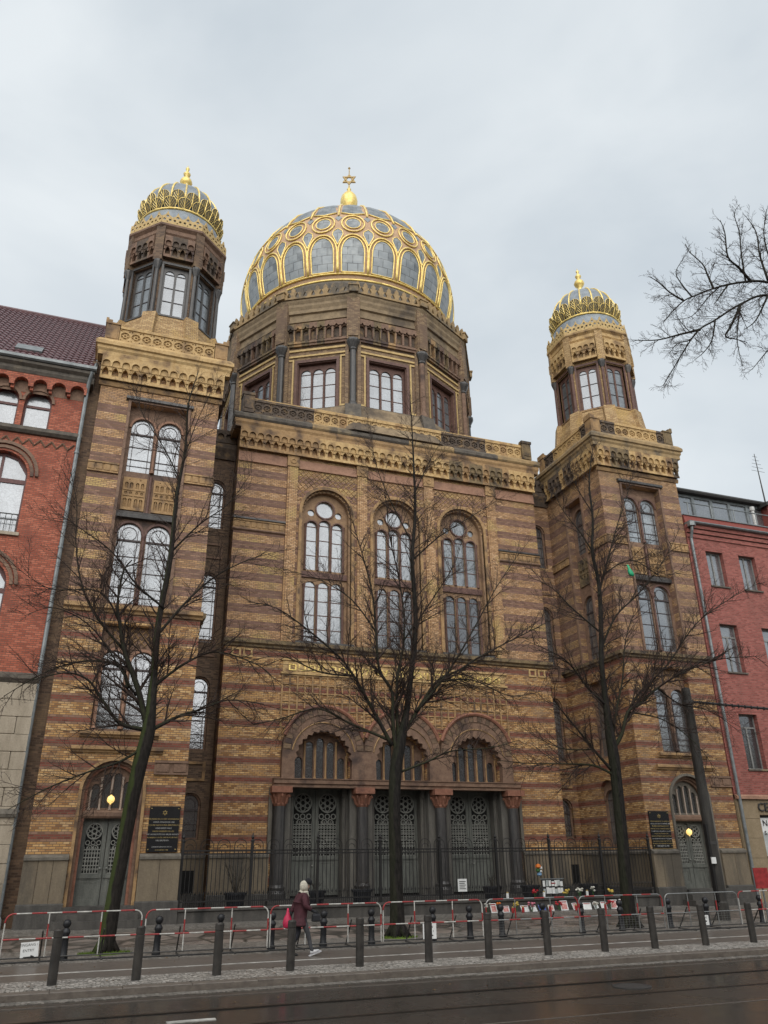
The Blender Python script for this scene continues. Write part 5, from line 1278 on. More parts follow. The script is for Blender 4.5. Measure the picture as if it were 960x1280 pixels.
plaque(2.68, 'black memorial plaque with few lines of lettering beside mossy tree', [('50 JAHRE NACH DER SCHÄNDUNG', .062), ('DIESER SYNAGOGE UND', .062), ('45 JAHRE NACH IHRER ZERSTÖRUNG', .062), ('WIRD DIESES HAUS', .062), ('NACH UNSEREM WILLEN', .062), ('MIT UNTERSTÜTZUNG VIELER FREUNDE', .058), ('IN UNSEREM LANDE UND IN ALLER WELT', .054), ('NEU ERSTEHEN.', .062), ('', 0), ('JÜDISCHE GEMEINDE BERLIN', .05), ('9. NOVEMBER 1988', .05)], ['letter_gold', 'letter_white'])
plaque(22.78, 'black memorial plaque crowded with gilt lettering beside the tram pole', [('DIESE SYNAGOGE IST 100 JAHRE ALT', .06), ('UND WURDE AM 9. NOVEMBER 1938', .06), ('IN DER KRISTALLNACHT', .075), ('VON DEN NAZIS IN BRAND GESTECKT', .058), ('WÄHREND DES II. WELTKRIEGES 1939–1945', .05), ('WURDE SIE IM JAHRE 1943', .06), ('DURCH BOMBENANGRIFF ZERSTÖRT', .06), ('DIE VORDERFRONT DIESES GOTTESHAUSES', .05), ('SOLL FÜR ALLE ZEITEN EINE STÄTTE DER', .05), ('MAHNUNG UND ERINNERUNG BLEIBEN', .055), ('VERGESST ES NIE', .08), ('JÜDISCHE GEMEINDE VON GROSS-BERLIN', .048)], ['letter_gold', 'letter_white', 'letter_gold'])
M['lamp_glow'] = plain('lit lamp globe', (.9, .7, .3), .4, emit=(1., .66, .2), estr=.55, var=.02)
def lamp(x, y, z, lab):
    p = root('door_globe', lab, 'lamp', (x, y, z))
    gl = mk('globe', G().lathe([(.02, -.16)] + [(0.125 * math.cos(rad(a)), 0.125 * math.sin(rad(a))) for a in range(-75, 76, 15)] + [(.02, .16)], 14), 'lamp_glow', p, (x, y, z), smooth=True)
    mk('arm', G().tube([(x, y + .02, z + .16), (x, y + .02, z + .3), (x, y + .32, z + .34)], .018, 6).lathe([(.05, z + .15), (.05, z + .19)], 8, x, y), 'iron', p)
lamp(CXL - .02, YT + .24, 3.95, 'lit yellow globe lamp before the fanlight of the mossy tree door')
lamp(CXR - .08, YT + .26, 2.92, 'small glowing globe hanging before the bronze door by the pole')  # emissive globe marking a gold spot at this door

# ------------------------------------------------------------------ kerbside bollards
M['bollard'] = plain('anthracite bollard paint', (.05, .045, .04), .5, var=.3, nscale=5)
M['bollard_black'] = plain('black bollard paint', (.016, .017, .02), .45, var=.15)
b0 = G().lathe([(.085, -.1), (.085, .74), (.078, .745), (.078, .765), (.085, .77), (.085, .875), (.075, .895), (.0, .9)], 18).mesh('steel_bollard', False)
b0.materials.append(M['bollard'])
bx_ = [-.09, 1.37, 2.87, 4.33, 5.8, 7.36, 8.8, 10.3, 11.83, 13.25, 14.77, 16.28]
for i, x in enumerate(bx_):
    o = mk('steel_bollard', b0, None, None, (x, 17.36 + .033 * i, 0)); o.rotation_euler = (random.uniform(-.012, .012), random.uniform(-.012, .012), 0)
    d = i - 3; ORD = ('', 'first', 'second', 'third', 'fourth', 'fifth', 'sixth', 'seventh', 'eighth', 'ninth')
    tag(o, 'plain anthracite kerbside bollard beside the walking person' if d == 0 else 'plain kerbside bollard, %s from the walking person towards the %s building' % (ORD[abs(d)], 'sandstone-footed red' if d < 0 else 'crimson'), 'bollard', 'cylinder bollards along the kerb')
bb = G().lathe([(.10, -.1), (.10, .06), (.08, .1), (.075, .5), (.095, .53), (.095, .57), (.075, .6), (.07, .62), (.04, .635), (.06, .65), (.085, .69), (.092, .73), (.08, .78), (.05, .81), (.0, .82)], 16)
b1 = bb.mesh('ball_bollard', True); b1.materials.append(M['bollard_black'])
for i, (x, y) in enumerate(((.05, 21.45), (2.1, 21.6), (3.58, 21.6), (4.85, 21.6), (6.2, 21.65), (7.5, 21.65), (9.25, 21.7), (10.35, 21.7), (11.35, 21.75), (12.7, 21.8), (13.95, 21.8), (15.37, 21.9), (17.18, 22.0), (18.53, 21.95), (20.81, 22.1))):
    o = mk('ball_bollard', b1, None, None, (x, y, .015)); o.rotation_euler = (random.uniform(-.02, .02), random.uniform(-.02, .02), 0)
    d = i - 6
    tag(o, 'black ball-topped bollard beside the straight black tree trunk' if d == 0 else 'black ball-topped bollard, %s from the straight black trunk towards the %s' % (ORD[abs(d)], 'mossy leaning tree' if d < 0 else 'green bag tree'), 'bollard', 'ball-topped bollards behind the barriers')

# ------------------------------------------------------------------ barriers
M['bar_red'] = plain('red barrier paint', (.36, .035, .035), .5, var=.25); M['bar_white'] = plain('white barrier paint', (.58, .57, .53), .5, var=.25)
M['galv'] = plain('galvanised tube', (.28, .285, .28), .42, .55, var=.15); M['rubber'] = plain('black rubber', (.02, .02, .02), .7)
def split_path(pts, step):
    out = []; cur = [pts[0]]; acc = 0
    for a, b in zip(pts[:-1], pts[1:]):
        a, b = Vector(a), Vector(b); L_ = (b - a).length; t = 0
        while acc + (L_ - t) >= step:
            t += step - acc; q = a.lerp(b, t / L_); cur.append(q); out.append(cur); cur = [q]; acc = 0
        acc += L_ - t; cur.append(b)
    if len(cur) > 1: out.append(cur)
    return out
def barrier(x0, x1, y, style, label, lean=0):
    p = root('barrier', label, 'barrier', (x0, y, 0), 'crowd barriers along the pavement')
    p.rotation_euler.z = ((len(label) * 7) % 9 - 4) * .004; H = .98; r = .0165; w = x1 - x0
    arc = lambda cx, cz, a0, a1: [(cx + .16 * math.cos(rad(a)), 0, cz + .16 * math.sin(rad(a))) for a in range(a0, a1, -15 if a1 < a0 else 15)]
    top = [(r, 0, H - .5)] + arc(.16 + r, H - .16, 180, 89) + arc(w - .16 - r, H - .16, 90, -1) + [(w - r, 0, H - .5)]
    lows = [[(r, 0, .08), (r, 0, H - .5)], [(w - r, 0, .08), (w - r, 0, H - .5)], [(r, 0, .1), (w - r, 0, .1)]]
    mid = [(r, 0, .47), (w - r, 0, .47)]
    ups = [[(w * q, 0, .1), (w * q, 0, H)] for q in (.31, .69)]
    base = (x0, y, 0)
    def stripes(path, first, step, a='bar_red', b='bar_white', nm='rail'):
        o = mk(nm, G().tube(path, r, 6), b, p, base)
        for i, q in enumerate(split_path(path, step)):
            if (i + first) % 2: mk('red_stripe', G().tube(q, r + .002, 6), a, o)
        return o
    gc = 'bar_white' if style == 'white' else 'galv'
    if style == 'plain': mk('rail', G().tube(top, r, 6), 'galv', p, base); mk('mid_rail', G().tube(mid, r * .8, 6), 'galv', p, base)
    else:
        stripes(top, style == 'red', .32, 'bar_red', gc); stripes(mid, 1, .34, 'bar_red', gc, 'mid_rail')
    for k_, l_ in enumerate(lows): mk('frame_tube', G().tube(l_, r, 6), gc if k_ < 2 else 'iron_grey', p, base)
    for u in ups:
        o = mk('upright', G().tube(u, r * .9, 6), gc, p, base)
        q = Vector(u[0]).lerp(Vector(u[1]), .45); e = Vector(u[0]).lerp(Vector(u[1]), .75)
        if style != 'white' or True: mk('red_stripe', G().tube([q, e], r * .9 + .003, 6), 'bar_red', o)
    for q in (.28, .72):
        f = mk('foot', G().tube([(w * q, -.02, .62), (w * q, .45, .03)], .018, 6).tube([(w * q, -.3, .02), (w * q, .5, .02)], .02, 6), 'iron_grey', p, base)
    mk('foot_rail', G().tube([(-.05, -.12, .025), (w + .02, -.1, .025)], .022, 6), 'rubber', p, base)
    if style in ('plain', 'red'):      # wire mesh infill
        g = G(); n = int(w / .1)
        for i in range(1, n): g.box(w * i / n - .0018, w * i / n + .0018, -.002, .002, .1, .47)
        for j in range(1, 6): g.box(r, w - r, -.002, .002, .1 + .062 * j, .1036 + .062 * j)
        mk('mesh_infill', g, 'galv', p, base, kind='stuff')
BAR = [(-1.28, 1.70, 'white', 'red and white barrier carrying a white arrow notice before the mossy tree'), (1.75, 4.68, 'white', 'red and white barrier between the mossy tree and the walking person'),
       (4.73, 7.66, 'white', 'red and white barrier that the walking person passes'), (7.71, 10.58, 'white', 'red and white barrier carrying a notice before the black tree trunk'),
       (10.63, 13.54, 'red', 'grey mesh barrier with red bands before the leaning photo placards'), (13.6, 16.46, 'red', 'grey mesh barrier with red bands before the trunk with white light streaks'),
       (16.51, 19.25, 'plain', 'plain grey barrier with white notice before the bronze side door'), (19.3, 22.2, 'white', 'red and white barrier before the solid red sign')]
BAR[5] = (13.6, 16.46, 'red', 'grey mesh barrier with red bands at the foot of the tree holding a green bag')
for k, (a, b, s_, l_) in enumerate(BAR): barrier(a, b, 21.28 + (.05, -.04, .03, .09, -.02, .06, .0, .08)[k], s_, l_)
barrier(-4.3, -1.34, 21.3, 'plain', 'plain grey barrier before the sandstone ground floor')
def notice(x, y, z, w, h, tx, lab, rot=0):
    p = root('notice', lab, 'notice', (x, y, z))
    mk('sheet', G().box(-w / 2, w / 2, -.006, 0, 0, h), 'paper', p, (x, y, z))
    zz = h - .17 * h - .03
    for t_, s_ in tx:
        o = mk('lettering', text_mesh(t_, s_), 'ink', p, (x - .02, y - .008, z + zz), kind='stuff'); o.rotation_euler = (PI / 2, 0, 0); zz -= s_ * 1.45
    g = G().box(-.12, .04, -.008, -.0065, zz + .0, zz + .015).plate([(.03, zz - .028), (.11, zz + .0075), (.03, zz + .043)], [], -.008, -.0065)
    mk('arrow', g, 'ink', p, (x, y, z)); p.rotation_euler.y = rot
notice(-.66, 21.22, .12, .37, .30, (('EINGANG /', .075), ('ENTRY', .075)), 'white paper notice with black arrow tied to barrier by mossy tree', -.06)
notice(8.98, 21.28, .1, .38, .36, (('Eingang', .075), ('Entrance →', .06)), 'white paper notice with black arrow at the black tree trunk')
notice(17.85, 21.3, .08, .34, .3, (('EINGANG', .06),), 'white paper notice on plain grey barrier before the bronze door')
p = root('red_sign', 'solid red square sign standing before the beige shopfront', 'sign', (20.95, 21.9, 0))
mk('panel', G().box(20.6, 21.17, 21.88, 21.91, 1.02, 1.62), 'bar_red', p); mk('stake', G().box(20.85, 20.9, 21.912, 21.94, 0, 1.5), 'galv', p)
p = root('fence_notice', 'small white printed notice on stake before the right portal door', 'notice', (13.53, 28.85, .2))
mk('sheet', G().box(13.35, 13.71, 28.82, 28.84, .9, 1.32), 'paper', p); mk('stake', G().box(13.51, 13.55, 28.842, 28.87, .2, 1.2), 'twig', p)
for k in range(5): mk('print_line', G().box(13.4, 13.66 - .04 * (k % 2), 28.817, 28.819, 1.22 - .06 * k, 1.245 - .06 * k), 'ink', p)

# memorial photos, flowers and candles along the fence
M['photo_red'] = stone('red printed photo', (.5, .10, .10), (.7, .45, .40), 22, .5, bumps=0); M['blue'] = plain('blue card', (.05, .10, .35), .5)
M['yellow'] = plain('yellow petals', (.75, .55, .12), .7); M['white_petal'] = plain('white petals', (.72, .70, .62), .7); M['green_leaf'] = plain('green leaf', (.04, .12, .03), .7)
M['orange'] = plain('orange plastic', (.75, .20, .03), .5); M['sky_blue'] = plain('light blue card', (.20, .38, .6), .5)
px_ = [14.6, 15.05, 15.85, 16.22, 16.62, 16.98, 17.5, 18.05, 18.5, 18.95, 19.3, 19.65, 20.1]
cols = ['mixed', 'mixed', 'white', 'white', 'blue', 'mixed', 'mixed', 'mixed', 'white', 'white', 'white', 'mixed', 'white']
looks = {'mixed': 'white placard with red portrait print leaning on the fence base', 'white': 'white placard with a red headline leaning on the fence base', 'blue': 'blue card leaning among white placards on the fence base'}
rng = random.Random(5)
for x, c in zip(px_, cols):
    w_, h_ = rng.uniform(.2, .33), rng.uniform(.22, .36); y = 28.45 + rng.uniform(-.12, .05); x0_ = x
    d = px_.index(x0_) - 4
    p = root('placard', looks[c] if d == 0 else looks[c].replace(' leaning on the fence base', '') + ', %s from the blue card towards the %s' % (ORD[abs(d)], 'portal doors' if d < 0 else 'crimson building'), 'placard', (x, y, .19))
    if c != 'blue': p['group'] = 'placards leaning along the fence'
    p.rotation_euler.x = rad(rng.uniform(-34, -18)); p.rotation_euler.z = rng.uniform(-.4, .4)
    mk('board', G().box(-w_ / 2, w_ / 2, 0, .012, 0, h_), 'blue' if c == 'blue' else 'paper', p, (x, y, .19))
    if c == 'mixed': mk('portrait', G().box(-w_ * .36, w_ * .36, -.004, -.001, h_ * .12, h_ * .72), 'photo_red', p, (x, y, .19))
    mk('headline', G().box(-w_ * .4, w_ * .4, -.004, -.001, h_ * .8, h_ * .92), 'bar_red' if c != 'blue' else 'paper', p, (x, y, .19))
def bouquet(x, y, z, mat, n, lab):
    p = root('bouquet', lab, 'flowers', (x, y, z)); rng = random.Random(int(x * 77)); 
    st = G()
    for k in range(n):
        q = Vector((rng.uniform(-.12, .12), rng.uniform(-.08, .08), rng.uniform(.16, .3)))
        st.tube([(0, 0, 0), q], .006, 3)
        mk('bloom', G().lathe([(.005, -.03), (.04, -.015), (.05, .01), (.02, .035)], 7), mat, p, Vector((x, y, z)) + q)
    mk('stem', st, 'green_leaf', p, (x, y, z), kind='stuff')
bouquet(15.5, 28.5, .2, 'yellow', 9, 'yellow bouquet beside the blue card'); bouquet(14.75, 28.35, .2, 'orange', 6, 'orange bouquet at the barrier corner')
bouquet(18.3, 28.55, .62, 'white_petal', 8, 'white flowers lying on the fence base wall'); bouquet(19.75, 28.55, .6, 'yellow', 7, 'pale yellow flowers on the fence base by the tree'); bouquet(19.0, 28.7, .64, 'white_petal', 6, 'white flowers on the fence base between candles')
for x, lab in ((15.3, 'white memorial candle jar by the yellow bouquet'), (16.85, 'white memorial candle jar below the photo collage'), (18.75, 'white memorial candle jar between the white flowers')):
    p = root('candle', lab, 'candle', (x, 28.72, .63)); mk('jar', G().lathe([(.04, 0), (.05, .02), (.05, .16), (.04, .18)], 10), 'paper', p, (x, 28.72, .63)); mk('lid', G().lathe([(.045, .18), (.045, .2), (.02, .22)], 10), 'letter_gold', p, (x, 28.72, .63))
p = root('photo_collage', 'sheet of black and white photo prints hung on the iron fence', 'poster', (17.4, 28.92, .7))
mk('backing', G().box(16.92, 17.84, 28.93, 28.94, .72, 1.26), 'pane_dark', p)
for k in range(14):
    x, z = 16.95 + .125 * (k % 7) + rng.uniform(0, .02), .74 + .25 * (k // 7) + rng.uniform(0, .03)
    mk('print', G().box(x, x + rng.uniform(.09, .13), 28.918, 28.924 - .001 * (k % 3), z, z + rng.uniform(.16, .22)), 'paper' if k % 4 else 'poster_grey', p)
mk('red_strip', G().box(17.3, 17.5, 28.912, 28.915, 1.08, 1.12), 'bar_red', p)
mk('rod', G().box(16.85, 17.9, 28.925, 28.93, 1.24, 1.27), 'zinc', p)
p = root('wreath', 'small orange and white bundle with light blue card tied high on the fence', 'bundle', (16.8, 28.9, 1.3))
for (dx, dz, m_, s_) in ((0, .34, 'orange', .11), (.1, .28, 'paper', .07), (-.02, .2, 'green_leaf', .09), (.09, .16, 'paper', .06), (.03, .06, 'sky_blue', .09)):
    mk('piece', G().lathe([(.01, -s_ * .8), (s_, -s_ * .3), (s_ * .9, s_ * .4), (.02, s_ * .8)], 7), m_, p, (16.8 + dx, 28.9, 1.36 + dz))

M['pink'] = plain('pink petals', (.70, .22, .30), .7); M['red_petal'] = plain('red petals', (.50, .03, .04), .7); M['candle_red'] = plain('red candle glass', (.42, .03, .03), .3)
for i, (x, y, z, m_, lab) in enumerate(((16.05, 28.3, .19, 'pink', 'pink bouquet lying between two white placards near the blue card'), (17.25, 28.35, .19, 'red_petal', 'red bouquet below the photo collage'), (17.75, 28.6, .6, 'yellow', 'yellow flowers on the fence base beside the photo collage'), (18.8, 28.3, .19, 'white_petal', 'white bouquet on the paving among the placards'),
        (20.35, 28.45, .19, 'pink', 'pink bouquet by the last placard towards the tower'), (16.4, 28.6, .6, 'red_petal', 'red flowers on the fence base above the white placards'), (14.35, 28.5, .19, 'white_petal', 'white bouquet by the first placard near the portal'), (19.45, 28.3, .19, 'red_petal', 'red bouquet on the paving by the tree with the bag'))):
    bouquet(x, y, z, m_, 8, lab)
for x, y, lab in ((15.65, 28.25, 'red candle glass beside the yellow bouquet'), (16.75, 28.2, 'red candle glass before the blue card'), (17.9, 28.25, 'red candle glass beside the red bouquet'), (19.15, 28.2, 'red candle glass beside the white bouquet'), (15.2, 28.2, 'red candle glass by the orange bouquet')):
    p = root('candle', lab, 'candle', (x, y, .18)); mk('jar', G().lathe([(.04, 0), (.05, .02), (.05, .15), (.04, .17)], 10), 'candle_red', p, (x, y, .18)); mk('lid', G().lathe([(.045, .17), (.045, .19), (.02, .21)], 10), 'letter_gold', p, (x, y, .18))

# ------------------------------------------------------------------ bare street trees
def bark(name, c1, c2, moss=0., side=(-1, 0)):
    m, nt, b = nmat(name)
    g = nd(nt, 'ShaderNodeNewGeometry'); pos = g.outputs['Position']
    st = nd(nt, 'ShaderNodeMapping', {'Vector': pos, 'Scale': (1, 1, .25)}).outputs[0]
    n = noise(nt, 18, 5, .65, st); c = ramp(nt, n, [(.3, c1), (.7, c2)])
    if moss:
        d = nd(nt, 'ShaderNodeVectorMath', {0: g.outputs['Normal'], 1: (side[0], side[1], .25)}, operation='DOT_PRODUCT').outputs['Value']
        f = mth(nt, 'MULTIPLY', ramp(nt, mth(nt, 'ADD', d, mth(nt, 'MULTIPLY', noise(nt, 2.5, 4), .9)), [(.75, (0, 0, 0)), (1.25, (1, 1, 1))]), moss)
        zf = ramp(nt, mth(nt, 'DIVIDE', nd(nt, 'ShaderNodeSeparateXYZ', {0: pos}).outputs[2], 12.), [(.3, (1, 1, 1)), (.75, (.3, .3, .3))])
        c = mixc(nt, mth(nt, 'MULTIPLY', f, zf), c, (.060, .085, .022))
    nt.links.new(c, b.inputs['Base Color']); b.inputs['Roughness'].default_value = .9; b.inputs['Specular IOR Level'].default_value = .15
    bump(nt, b, n, .9, .05)
    return m
M['bark_moss'] = bark('mossy bark', (.010, .009, .008), (.034, .029, .025), .6)
M['bark_black'] = bark('wet black bark', (.006, .0058, .006), (.030, .026, .023), .1)
M['bark_limb'] = bark('limb bark', (.012, .0105, .01), (.034, .028, .025), .25, (-.3, -.5))
M['twig_bark'] = plain('twig bark', (.058, .043, .037), .9, spec=.1)

def smooth_path(pts, k=4):
    out = []; n = len(pts)
    for i in range(n - 1):
        p0, p1, p2, p3 = pts[max(i - 1, 0)], pts[i], pts[i + 1], pts[min(i + 2, n - 1)]
        for j in range(k):
            t = j / k
            out.append(.5 * ((2 * p1) + (p2 - p0) * t + (2 * p0 - 5 * p1 + 4 * p2 - p3) * t * t + (3 * p1 - p0 - 3 * p2 + p3) * t ** 3))
    out.append(pts[-1].copy()); return out
def spray(g, rng, path, r0, level, L, maxlev, spacing, up=.12, rmin=.0046):
    """side shoots along a path, recursing into twigs"""
    tot = sum((b - a).length for a, b in zip(path[:-1], path[1:])); d = spacing * rng.uniform(.5, 1.2); acc = 0; side = rng.choice((-1, 1))
    for a, b in zip(path[:-1], path[1:]):
        sl = (b - a).length
        while acc + sl > d:
            q = a.lerp(b, (d - acc) / max(sl, 1e-6)); f = d / tot; t = (b - a).normalized()
            ax = t.orthogonal().normalized(); ax = Quaternion(t, rng.uniform(0, 2 * PI)) @ ax
            dirn = Quaternion(ax, rad(rng.uniform(25, 58))) @ t
            dirn.y *= .8; dirn.z += up; dirn.normalize()
            ln = L * rng.uniform(.45, 1.15) * (1.0 - .45 * f)
            r = max(rmin, min(r0 * (1 - .6 * f) * .6, .05 / level ** 1.5))
            n = 4 if level == maxlev else 6
            pts = [q]; v = dirn.copy()
            for i in range(n):
                v = (v + Vector((rng.uniform(-1, 1), rng.uniform(-1, 1), rng.uniform(-.7, .9))) * .115).normalized()
                pts.append(pts[-1] + v * ln / n)
            g.tube(pts, [r + (rmin * .55 - r) * i / n for i in range(n + 1)], 3 if level > 1 else 4, False)
            if level < maxlev: spray(g, rng, pts, r, level + 1, ln * .56, maxlev, spacing * .66, up * .8, rmin)
            d += spacing * rng.uniform(.6, 1.4)
        acc += sl

def tree(label, Y, trunk, limbs, seed, barkm, L=1.5, spacing=.36, lev=3, moss_patch=None, flare=1.0):
    rng = random.Random(seed); TH = .78 if seed == 1 else .88
    base = pix(*trunk[0][:2], Y); base.z = .02
    t = root('street_tree', label, 'tree', base, 'bare street trees')
    tp = [pix(x + (rng.uniform(-3, 3) if y < 800 else 0), y, Y + (rng.uniform(-.15, .15) if y < 850 else 0)) for x, y, r in trunk]; tp[0] = base - Vector((0, 0, .15)); rr = [r * (TH if y > 900 else TH * .8) for x, y, r in trunk]
    sp_ = smooth_path(tp, 4); sr = []
    for i in range(len(rr) - 1): sr += [rr[i] + (rr[i + 1] - rr[i]) * j / 4 for j in range(4)]
    sr.append(rr[-1])
    g = G().tube([p for p in sp_], [max(r, .005) for r in sr], 14)
    for k in range(6):       # root flare
        a = k * PI / 3 + rng.random(); g.tube([base + Vector((0, 0, .45)), base + Vector((math.cos(a) * rr[0] * .8, math.sin(a) * rr[0] * .8, .16)), base + Vector((math.cos(a) * rr[0] * 1.7 * flare, math.sin(a) * rr[0] * 1.7 * flare, -.06))], [rr[0] * .5, rr[0] * .45, rr[0] * .22], 7)
    mk('trunk', g, barkm, t, smooth=True)
    cr = G()
    top = [p for p, r in zip(sp_, sr) if p.z > 5.2]
    if len(top) > 3: spray(cr, rng, top, .05, 1, L * .9, lev, spacing)
    for pl, r0, r1, dy in limbs:
        pts = []
        for i, (x, y) in enumerate(pl): pts.append(pix(x, y, Y + dy * i / (len(pl) - 1)))
        sm = smooth_path(pts, 5)
        n = len(sm); rad_ = [r0 + (r1 - r0) * (i / (n - 1)) ** .8 for i in range(n)]
        mk('limb', G().tube(sm, [q * .8 for q in rad_], 8), 'bark_limb' if barkm != 'bark_black' or r0 < .06 else 'bark_limb', t, smooth=True)
        spray(cr, rng, sm[2:], r0 * .7, 1, L, lev, spacing)
    mk('crown', cr, 'twig_bark', t)
    if moss_patch:
        mg = G(); 
        for k in range(420):
            a, q = rng.uniform(0, 2 * PI), math.sqrt(rng.random()) * moss_patch
            p = base + Vector((q * math.cos(a) * 1.5, q * math.sin(a) * .7 - .15, 0)); h = rng.uniform(.02, .07)
            mg.add([p + Vector((-.02, 0, -.01)), p + Vector((.02, .01, -.01)), p + Vector((rng.uniform(-.03, .03), rng.uniform(-.03, .03), h))], [(0, 1, 2)])
        mg.lathe([(moss_patch * 1.1, .0), (moss_patch * .9, .035), (.1, .045)], 18, base.x, base.y - .15)
        o = mk('moss', mg, 'moss'); o['kind'] = 'stuff'; o['label'] = 'green moss and grass round the foot of %s' % ('the mossy leaning tree' if seed == 1 else 'the straight black trunk' if seed == 2 else 'the tree with the green bag'); o['category'] = 'moss'
    return t
tree('leaning bare street tree with green mossy trunk before the tower door', 22.5,
     [(131, 1192, .27), (141, 1130, .235), (152, 1070, .23), (165, 1000, .235), (176, 950, .25), (185, 915, .24), (192, 850, .16), (200, 780, .14), (211, 700, .12), (221, 620, .09), (231, 560, .065), (238, 505, .04), (246, 465, .012)],
     [([(186, 918), (172, 860), (156, 815), (150, 780), (147, 755), (154, 715), (165, 700)], .12, .02, -.4),
      ([(182, 912), (150, 904), (128, 875), (110, 850), (82, 841), (40, 850)], .085, .012, -1.0),
      ([(160, 860), (150, 834), (110, 826), (60, 839), (5, 870)], .07, .01, .8),
      ([(190, 912), (222, 896), (250, 887), (285, 875), (330, 880)], .075, .012, .6),
      ([(178, 935), (150, 952), (110, 965), (60, 985), (10, 1012)], .05, .01, -1.0),
      ([(154, 812), (120, 770), (102, 730), (95, 680), (96, 630), (88, 590)], .05, .008, .5),
      ([(205, 760), (170, 730), (140, 690), (100, 660), (70, 640)], .05, .008, -.6),
      ([(200, 790), (235, 750), (270, 720), (310, 700), (345, 690)], .055, .008, .5),
      ([(214, 690), (250, 655), (285, 630), (315, 590)], .045, .007, -.5),
      ([(190, 860), (230, 830), (270, 815), (320, 830), (345, 850)], .06, .008, -.7),
      ([(225, 600), (205, 560), (180, 520), (165, 480)], .035, .006, .3), ([(228, 580), (245, 530), (262, 495)], .03, .006, -.3),
      ([(150, 780), (125, 740), (60, 735), (10, 700)], .04, .006, .4), ([(170, 870), (120, 790), (70, 760), (30, 770)], .04, .006, -1.2)], 1, 'bark_moss', 1.75, .215, 3, .42)
tree('upright bare street tree with straight black trunk before the middle portal', 23.0,
     [(497, 1172, .27), (496, 1120, .215), (494, 1060, .205), (493, 1000, .20), (495, 960, .21), (500, 930, .20), (508, 890, .14), (513, 850, .125), (517, 780, .11), (518, 700, .095), (517, 640, .075), (516, 580, .05), (514, 530, .03), (512, 490, .01)],
     [([(495, 940), (491, 900), (490, 865), (474, 836), (470, 790), (465, 740), (452, 690), (440, 650)], .10, .012, -.5),
      ([(498, 930), (496, 880), (497, 845), (504, 808), (505, 770), (498, 720), (487, 670), (482, 620)], .085, .012, .5),
      ([(490, 932), (462, 880), (442, 845), (423, 820), (378, 782), (345, 760), (310, 752)], .085, .01, -.8),
      ([(508, 912), (530, 875), (547, 851), (575, 837), (603, 819), (660, 790), (700, 770)], .085, .01, .6),
      ([(500, 965), (532, 953), (564, 939), (610, 935), (650, 925)], .05, .008, -.9),
      ([(486, 925), (437, 904), (398, 886), (355, 897), (310, 908)], .06, .008, .7),
      ([(520, 890), (560, 840), (590, 790), (620, 735), (650, 690)], .06, .008, -.8),
      ([(545, 853), (590, 850), (640, 870), (690, 860)], .045, .007, .4), ([(442, 845), (400, 840), (350, 820), (300, 830)], .045, .007, .3),
      ([(516, 700), (550, 670), (590, 645), (630, 620)], .04, .007, .4), ([(516, 680), (490, 630), (470, 580), (462, 530)], .035, .006, -.3),
      ([(470, 790), (440, 750), (400, 725), (350, 710)], .04, .007, .5), ([(517, 620), (535, 580), (555, 545)], .03, .006, .2), ([(505, 800), (540, 750), (570, 700), (582, 650)], .04, .007, .7)], 2, 'bark_black', 1.8, .215, 3, .36)
tree('bare street tree with a green bag caught in its limbs by the side tower', 22.8,
     [(788, 1162, .28), (783, 1110, .225), (778, 1050, .21), (772, 990, .205), (767, 945, .21), (762, 915, .18), (757, 875, .14), (752, 830, .125), (751, 780, .115), (748, 730, .10), (743, 690, .085), (739, 650, .06), (738, 600, .04), (742, 555, .012)],
     [([(767, 935), (777, 918), (785, 890), (800, 880), (822, 860), (855, 840), (900, 824), (950, 820)], .10, .012, -.6),
      ([(784, 893), (795, 872), (810, 855), (835, 830), (870, 780), (910, 750), (950, 728)], .07, .01, .6),
      ([(764, 962), (742, 937), (722, 912), (700, 885), (688, 868)], .07, .01, -.5),
      ([(766, 968), (742, 957), (710, 955), (660, 954), (620, 950)], .06, .01, .5),
      ([(765, 930), (770, 890), (778, 850), (782, 800), (795, 760)], .07, .01, .5),
      ([(756, 880), (735, 860), (712, 830), (690, 815), (655, 800)], .06, .008, -.8),
      ([(752, 810), (770, 770), (800, 740), (830, 700), (850, 660)], .055, .008, -.4),
      ([(748, 745), (755, 717), (765, 680), (772, 655), (785, 615), (790, 580)], .06, .008, .4),
      ([(744, 695), (725, 665), (705, 640), (690, 610)], .045, .007, .3), ([(750, 790), (715, 760), (690, 735), (660, 720)], .05, .007, .6),
      ([(822, 860), (850, 880), (890, 890), (930, 920)], .04, .006, .4), ([(742, 937), (700, 935), (660, 915)], .035, .006, .4), ([(755, 717), (790, 700), (830, 720), (870, 700)], .035, .006, -.6),
      ([(785, 890), (830, 900), (870, 930), (900, 970)], .04, .006, -.7), ([(740, 640), (722, 610), (712, 575)], .03, .006, -.3)], 3, 'bark_black', 1.75, .215, 3)
